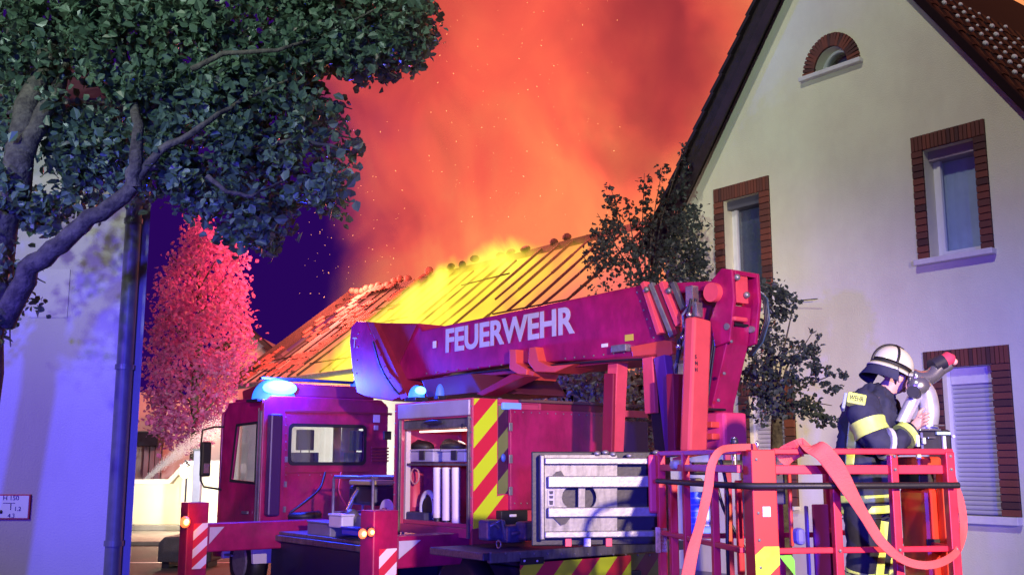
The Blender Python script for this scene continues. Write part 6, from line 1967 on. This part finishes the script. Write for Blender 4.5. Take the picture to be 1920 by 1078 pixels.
# ------------------------------------------------------------------ small things on the truck: seams, rivets, labels, cables
rv = bpy.data.meshes.new('rivet')
_b = MB(); _b.ball((0, 0, 0), .011, .011, .011, 8, 4); rv.from_pydata([tuple(v) for v in _b.v], [], _b.f); rv.materials.append(STEEL)
SEAM = mat('panel_seam', (.02, .004, .01), .8)
def rivets(parent, p, q, n, s=1.0):
    for k in range(n):
        c = Vector(p).lerp(Vector(q), k / max(1, n - 1))
        inst('rivet', rv, parent, Matrix.Translation(c) @ Matrix.Diagonal((s, s, s, 1)))
def seam(p, q, w=.010, par=None, name='panel_seam', m=None):
    mb = MB(fr_t); mb.bar(p, q, w, .004, up=(0, 0, 1)); part(name, mb, m or SEAM, parent=par)
# boom side: seam lines, inspection plate, small label
for (a, b, c, d) in ((1110, 556, 1112, 664), (905, 598, 908, 686)):
    p = T(a, b, y=YB + .002); q = T(c, d, y=YB + .002)
rivets(boom, T(1195, 548, y=YB + .003), T(1232, 650, y=YB + .003), 7)
rivets(boom, T(800, 700, y=YB + .003), T(940, 684, y=YB + .003), 8)
rivets(boom, T(1060, 672, y=YB + .003), T(1170, 661, y=YB + .003), 7)
def plate(pl, pt, pr, pb, y, m, name, par, t=.006):
    a = T(pl, pt, y=y); b = T(pr, pb, y=y)
    mb = MB(fr_t); mb.box(a.x, b.x, y, y + t, b.z, a.z); return part(name, mb, m, .002, parent=par)
plate(1172, 628, 1188, 638, YB + .001, mat('small_yellow_label', (.6, .5, .05), .5), 'warning_label', boom)
plate(1128, 645, 1140, 650, YB + .001, WHITE, 'type_label', boom)
plate(812, 640, 818, 652, YB + .001, WHITE, 'type_label', boom)
# cable along the boom
mb = MB(fr_t); mb.tube(crv([T(790, 716, y=YB + .02), T(880, 700, y=YB + .05), T(980, 690, y=YB + .04), T(1100, 679, y=YB + .06), T(1230, 672, y=YB + .03)]), .013, 6); part('cable', mb, BLACK, parent=boom)
mb = MB(fr_t); mb.tube(crv([T(700, 640, y=YB + .14), T(715, 690, y=YB + .16), T(745, 735, y=YB + .15), T(770, 748, y=YB - .1)]), .014, 6); part('cable', mb, BLACK, parent=epo)
rivets(epo, T(672, 625, y=YB + .123), T(668, 700, y=YB + .123), 4)
rivets(epo, T(695, 625, y=YB + .123), T(738, 730, y=YB + .123), 6)
# cab rear wall: ribs, vents, labels, grab rail, rear lamp
def cabbox(pl, pt, pr, pb, d, m, name, bev=.004):
    a = T(pl, pt, x=x0c); b = T(pr, pb, x=x0c)
    mb = MB(fr_t); mb.box(x0c - d, x0c - .002, b.y, a.y, b.z, a.z); return part(name, mb, m, bev, parent=cb)
cabbox(700, 776, 712, 792, .006, WHITE, 'cab_label'); cabbox(701, 797, 709, 806, .006, mat('faded_label', (.5, .45, .5), .6), 'cab_label')
cabbox(718, 808, 731, 824, .05, BLACK, 'vent_cap')
cabbox(534, 772, 735, 774, .008, DARKRED, 'cab_rib'); cabbox(534, 884, 690, 886, .008, DARKRED, 'cab_rib')
for k in range(5): cabbox(696, 838 + 6 * k, 728, 841 + 6 * k, .02, DARKRED, 'vent_slat')
rivets(cb, T(536, 782, x=x0c - .003), T(536, 905, x=x0c - .003), 9, .8)
rivets(cb, T(700, 890, x=x0c - .003), T(560, 890, x=x0c - .003), 8, .8)
mb = MB(fr_t); mb.tube(crv([T(610, 885, x=x0c - .05), T(600, 915, x=x0c - .12), T(575, 938, x=x0c - .2), T(545, 960, x=x0c - .15)]), .02, 8); part('air_line', mb, BLACK, parent=cb)
mb = MB(fr_t); mb.tube(crv([T(640, 885, x=x0c - .05), T(636, 920, x=x0c - .15), T(650, 950, x=x0c - .3)]), .016, 8); part('air_line', mb, mat('red_line', (.5, .02, .03), .4), parent=cb)
# cab side: door edge, steps, side marker
for zz in (.55, .82):
    mb = MB(fr_t); mb.box(x1c - .75, x1c - .3, -.1, .02, zz, zz + .03); part('cab_step', mb, STEEL, .005, parent=cb)
# locker: riveted edges, shutter slots, label
rivets(lk, Vector((x2b - .02, .003, zlo + .05)), Vector((x2b - .02, .003, zb - .1)), 10)
rivets(lk, Vector((.02, .003, zlo + .05)), Vector((.02, .003, zb - .1)), 10)
a = T(862, 797, y=.04); mb = MB(fr_t); mb.box(a.x - .02, a.x + .02, .001, .006, a.z - .03, a.z + .02); part('locker_label', mb, BLACKPRINT, parent=lk)
for k in range(6):
    z = oz0 + .2 + k * .28
    mb = MB(fr_t); mb.box(ox0 + .012, ox0 + .03, -.5, -.46, z, z + .05); part('clip', mb, STEEL, parent=lk)
# rear wall: handles, hinges, rivets, reflectors
for py in (800, 860, 920):
    a = yz(958, py, -.065); mb = MB(fr_t); mb.box(-.075, -.061, a[0] - .02, a[0] + .03, a[1] - .05, a[1] + .05); part('panel_hinge', mb, STEEL, .004)
a = yz(1118, 870, -.065); mb = MB(fr_t); mb.box(-.085, -.061, a[0] - .03, a[0] + .03, a[1] - .08, a[1] + .08); part('panel_handle', mb, BLACK, .01)
rivets(truck, T(965, 772, x=-.062), T(1128, 779, x=-.062), 12, .9)
rivets(truck, T(965, 943, x=-.062), T(1000, 943, x=-.062), 4, .9)
a = yz(943, 858, -.01); mb = MB(fr_t); mb.ball((-.02, a[0], a[1]), .02, .035, .05, 10, 6); part('latch_knob', mb, mat('blue_knob', (.05, .1, .5), .4))
# platform edge: bolts and grime strip, tie rings
rivets(truck, T(920, 1036, x=xd - .002), T(1240, 1040, x=xd - .002), 14, 1.1)
for px in (935, 1090, 1190):
    c = T(px, 1028, x=xd + .1); mb = MB(fr_t)
    mb.tube([(c.x + .04 * math.cos(k * .7), c.y, c.z + .045 + .04 * math.sin(k * .7)) for k in range(10)], .008, 6); part('tie_ring', mb, STEEL)
# arm faces: welded ribs, grease points, cable clips
for py in (640, 700, 750):
    c = T(1380 - (py - 600) * .22, py, x=xq - .01)
    inst('rivet', rv, arm, Matrix.Translation(c) @ Matrix.Diagonal((1.6, 1.6, 1.6, 1)))
mb = MB(fr_t); mb.tube(crv([T(1345, 590, y=ya + .03), T(1336, 650, y=ya + .03), T(1326, 720, y=ya + .03), T(1318, 800, y=ya + .04), T(1325, 850, y=ya + .1)]), .014, 8); part('hydraulic_hose', mb, BLACK, parent=arm)
mb = MB(fr_t); mb.tube(crv([T(1350, 590, y=ya + .03), T(1340, 650, y=ya + .03), T(1331, 720, y=ya + .03), T(1322, 800, y=ya + .04), T(1340, 855, y=ya + .1)]), .011, 8); part('hydraulic_hose', mb, NAVY, parent=arm)
# weld beads / bolts on the basket joints, cable down the corner post, scuffs
for px in (1566, 1677, 1782):
    for z in (ZT - .03, ZM, ZB):
        inst('rivet', rv, truck, worldmat(truck).inverted() @ fr_k @ Matrix.Translation((kx(px), -.03, z)) @ Matrix.Diagonal((1.1, 1.1, 1.1, 1)))
for k in range(6):
    inst('rivet', rv, truck, worldmat(truck).inverted() @ fr_k @ Matrix.Translation((xb0 - wbp * .3, -.047, ZT - .05 - k * .16)))
bp_('cable', lambda b: b.tube(crv([Vector((-.08, .5, ZT - .05)), Vector((-.06, .45, ZM - .15)), Vector((-.09, .4, ZB)), Vector((-.05, .5, ZF + .05))]), .012, 8), BLACK, 0)
bp_('cable', lambda b: b.tube(crv([Vector((BW * .25, BD, ZT - .02)), Vector((BW * .3, BD - .05, ZM - .3)), Vector((BW * .45, BD - .1, ZB - .2)), Vector((BW * .5, BD - .1, ZF + .1))]), .014, 8), NAVY, 0)
plate_w = mat('scuffed_label', (.7, .7, .72), .5, var=.3, vscale=20)
bp_('type_label', lambda b: b.box(xb0 - .02, xb0 + .03, -.05, -.0465, ZM - .28, ZM - .22), plate_w, 0)
# hose couplings hooked over the rail
c = HW_(1466, 866, .12)
_cpl = MB(); _cpl.tube([c, c + Vector((-.05, .02, -.06))], [.045, .04], 14)
tag(obj('hose_coupling', _cpl, CHROME), 'silver coupling at the upper end of the looping coral hose', 'coupling')
# overhead wires and roof aerial on the gable house wall, vents and stains
for (px, py) in ((1468, 410), (1490, 415)):
    p = hp(px, py)
pass
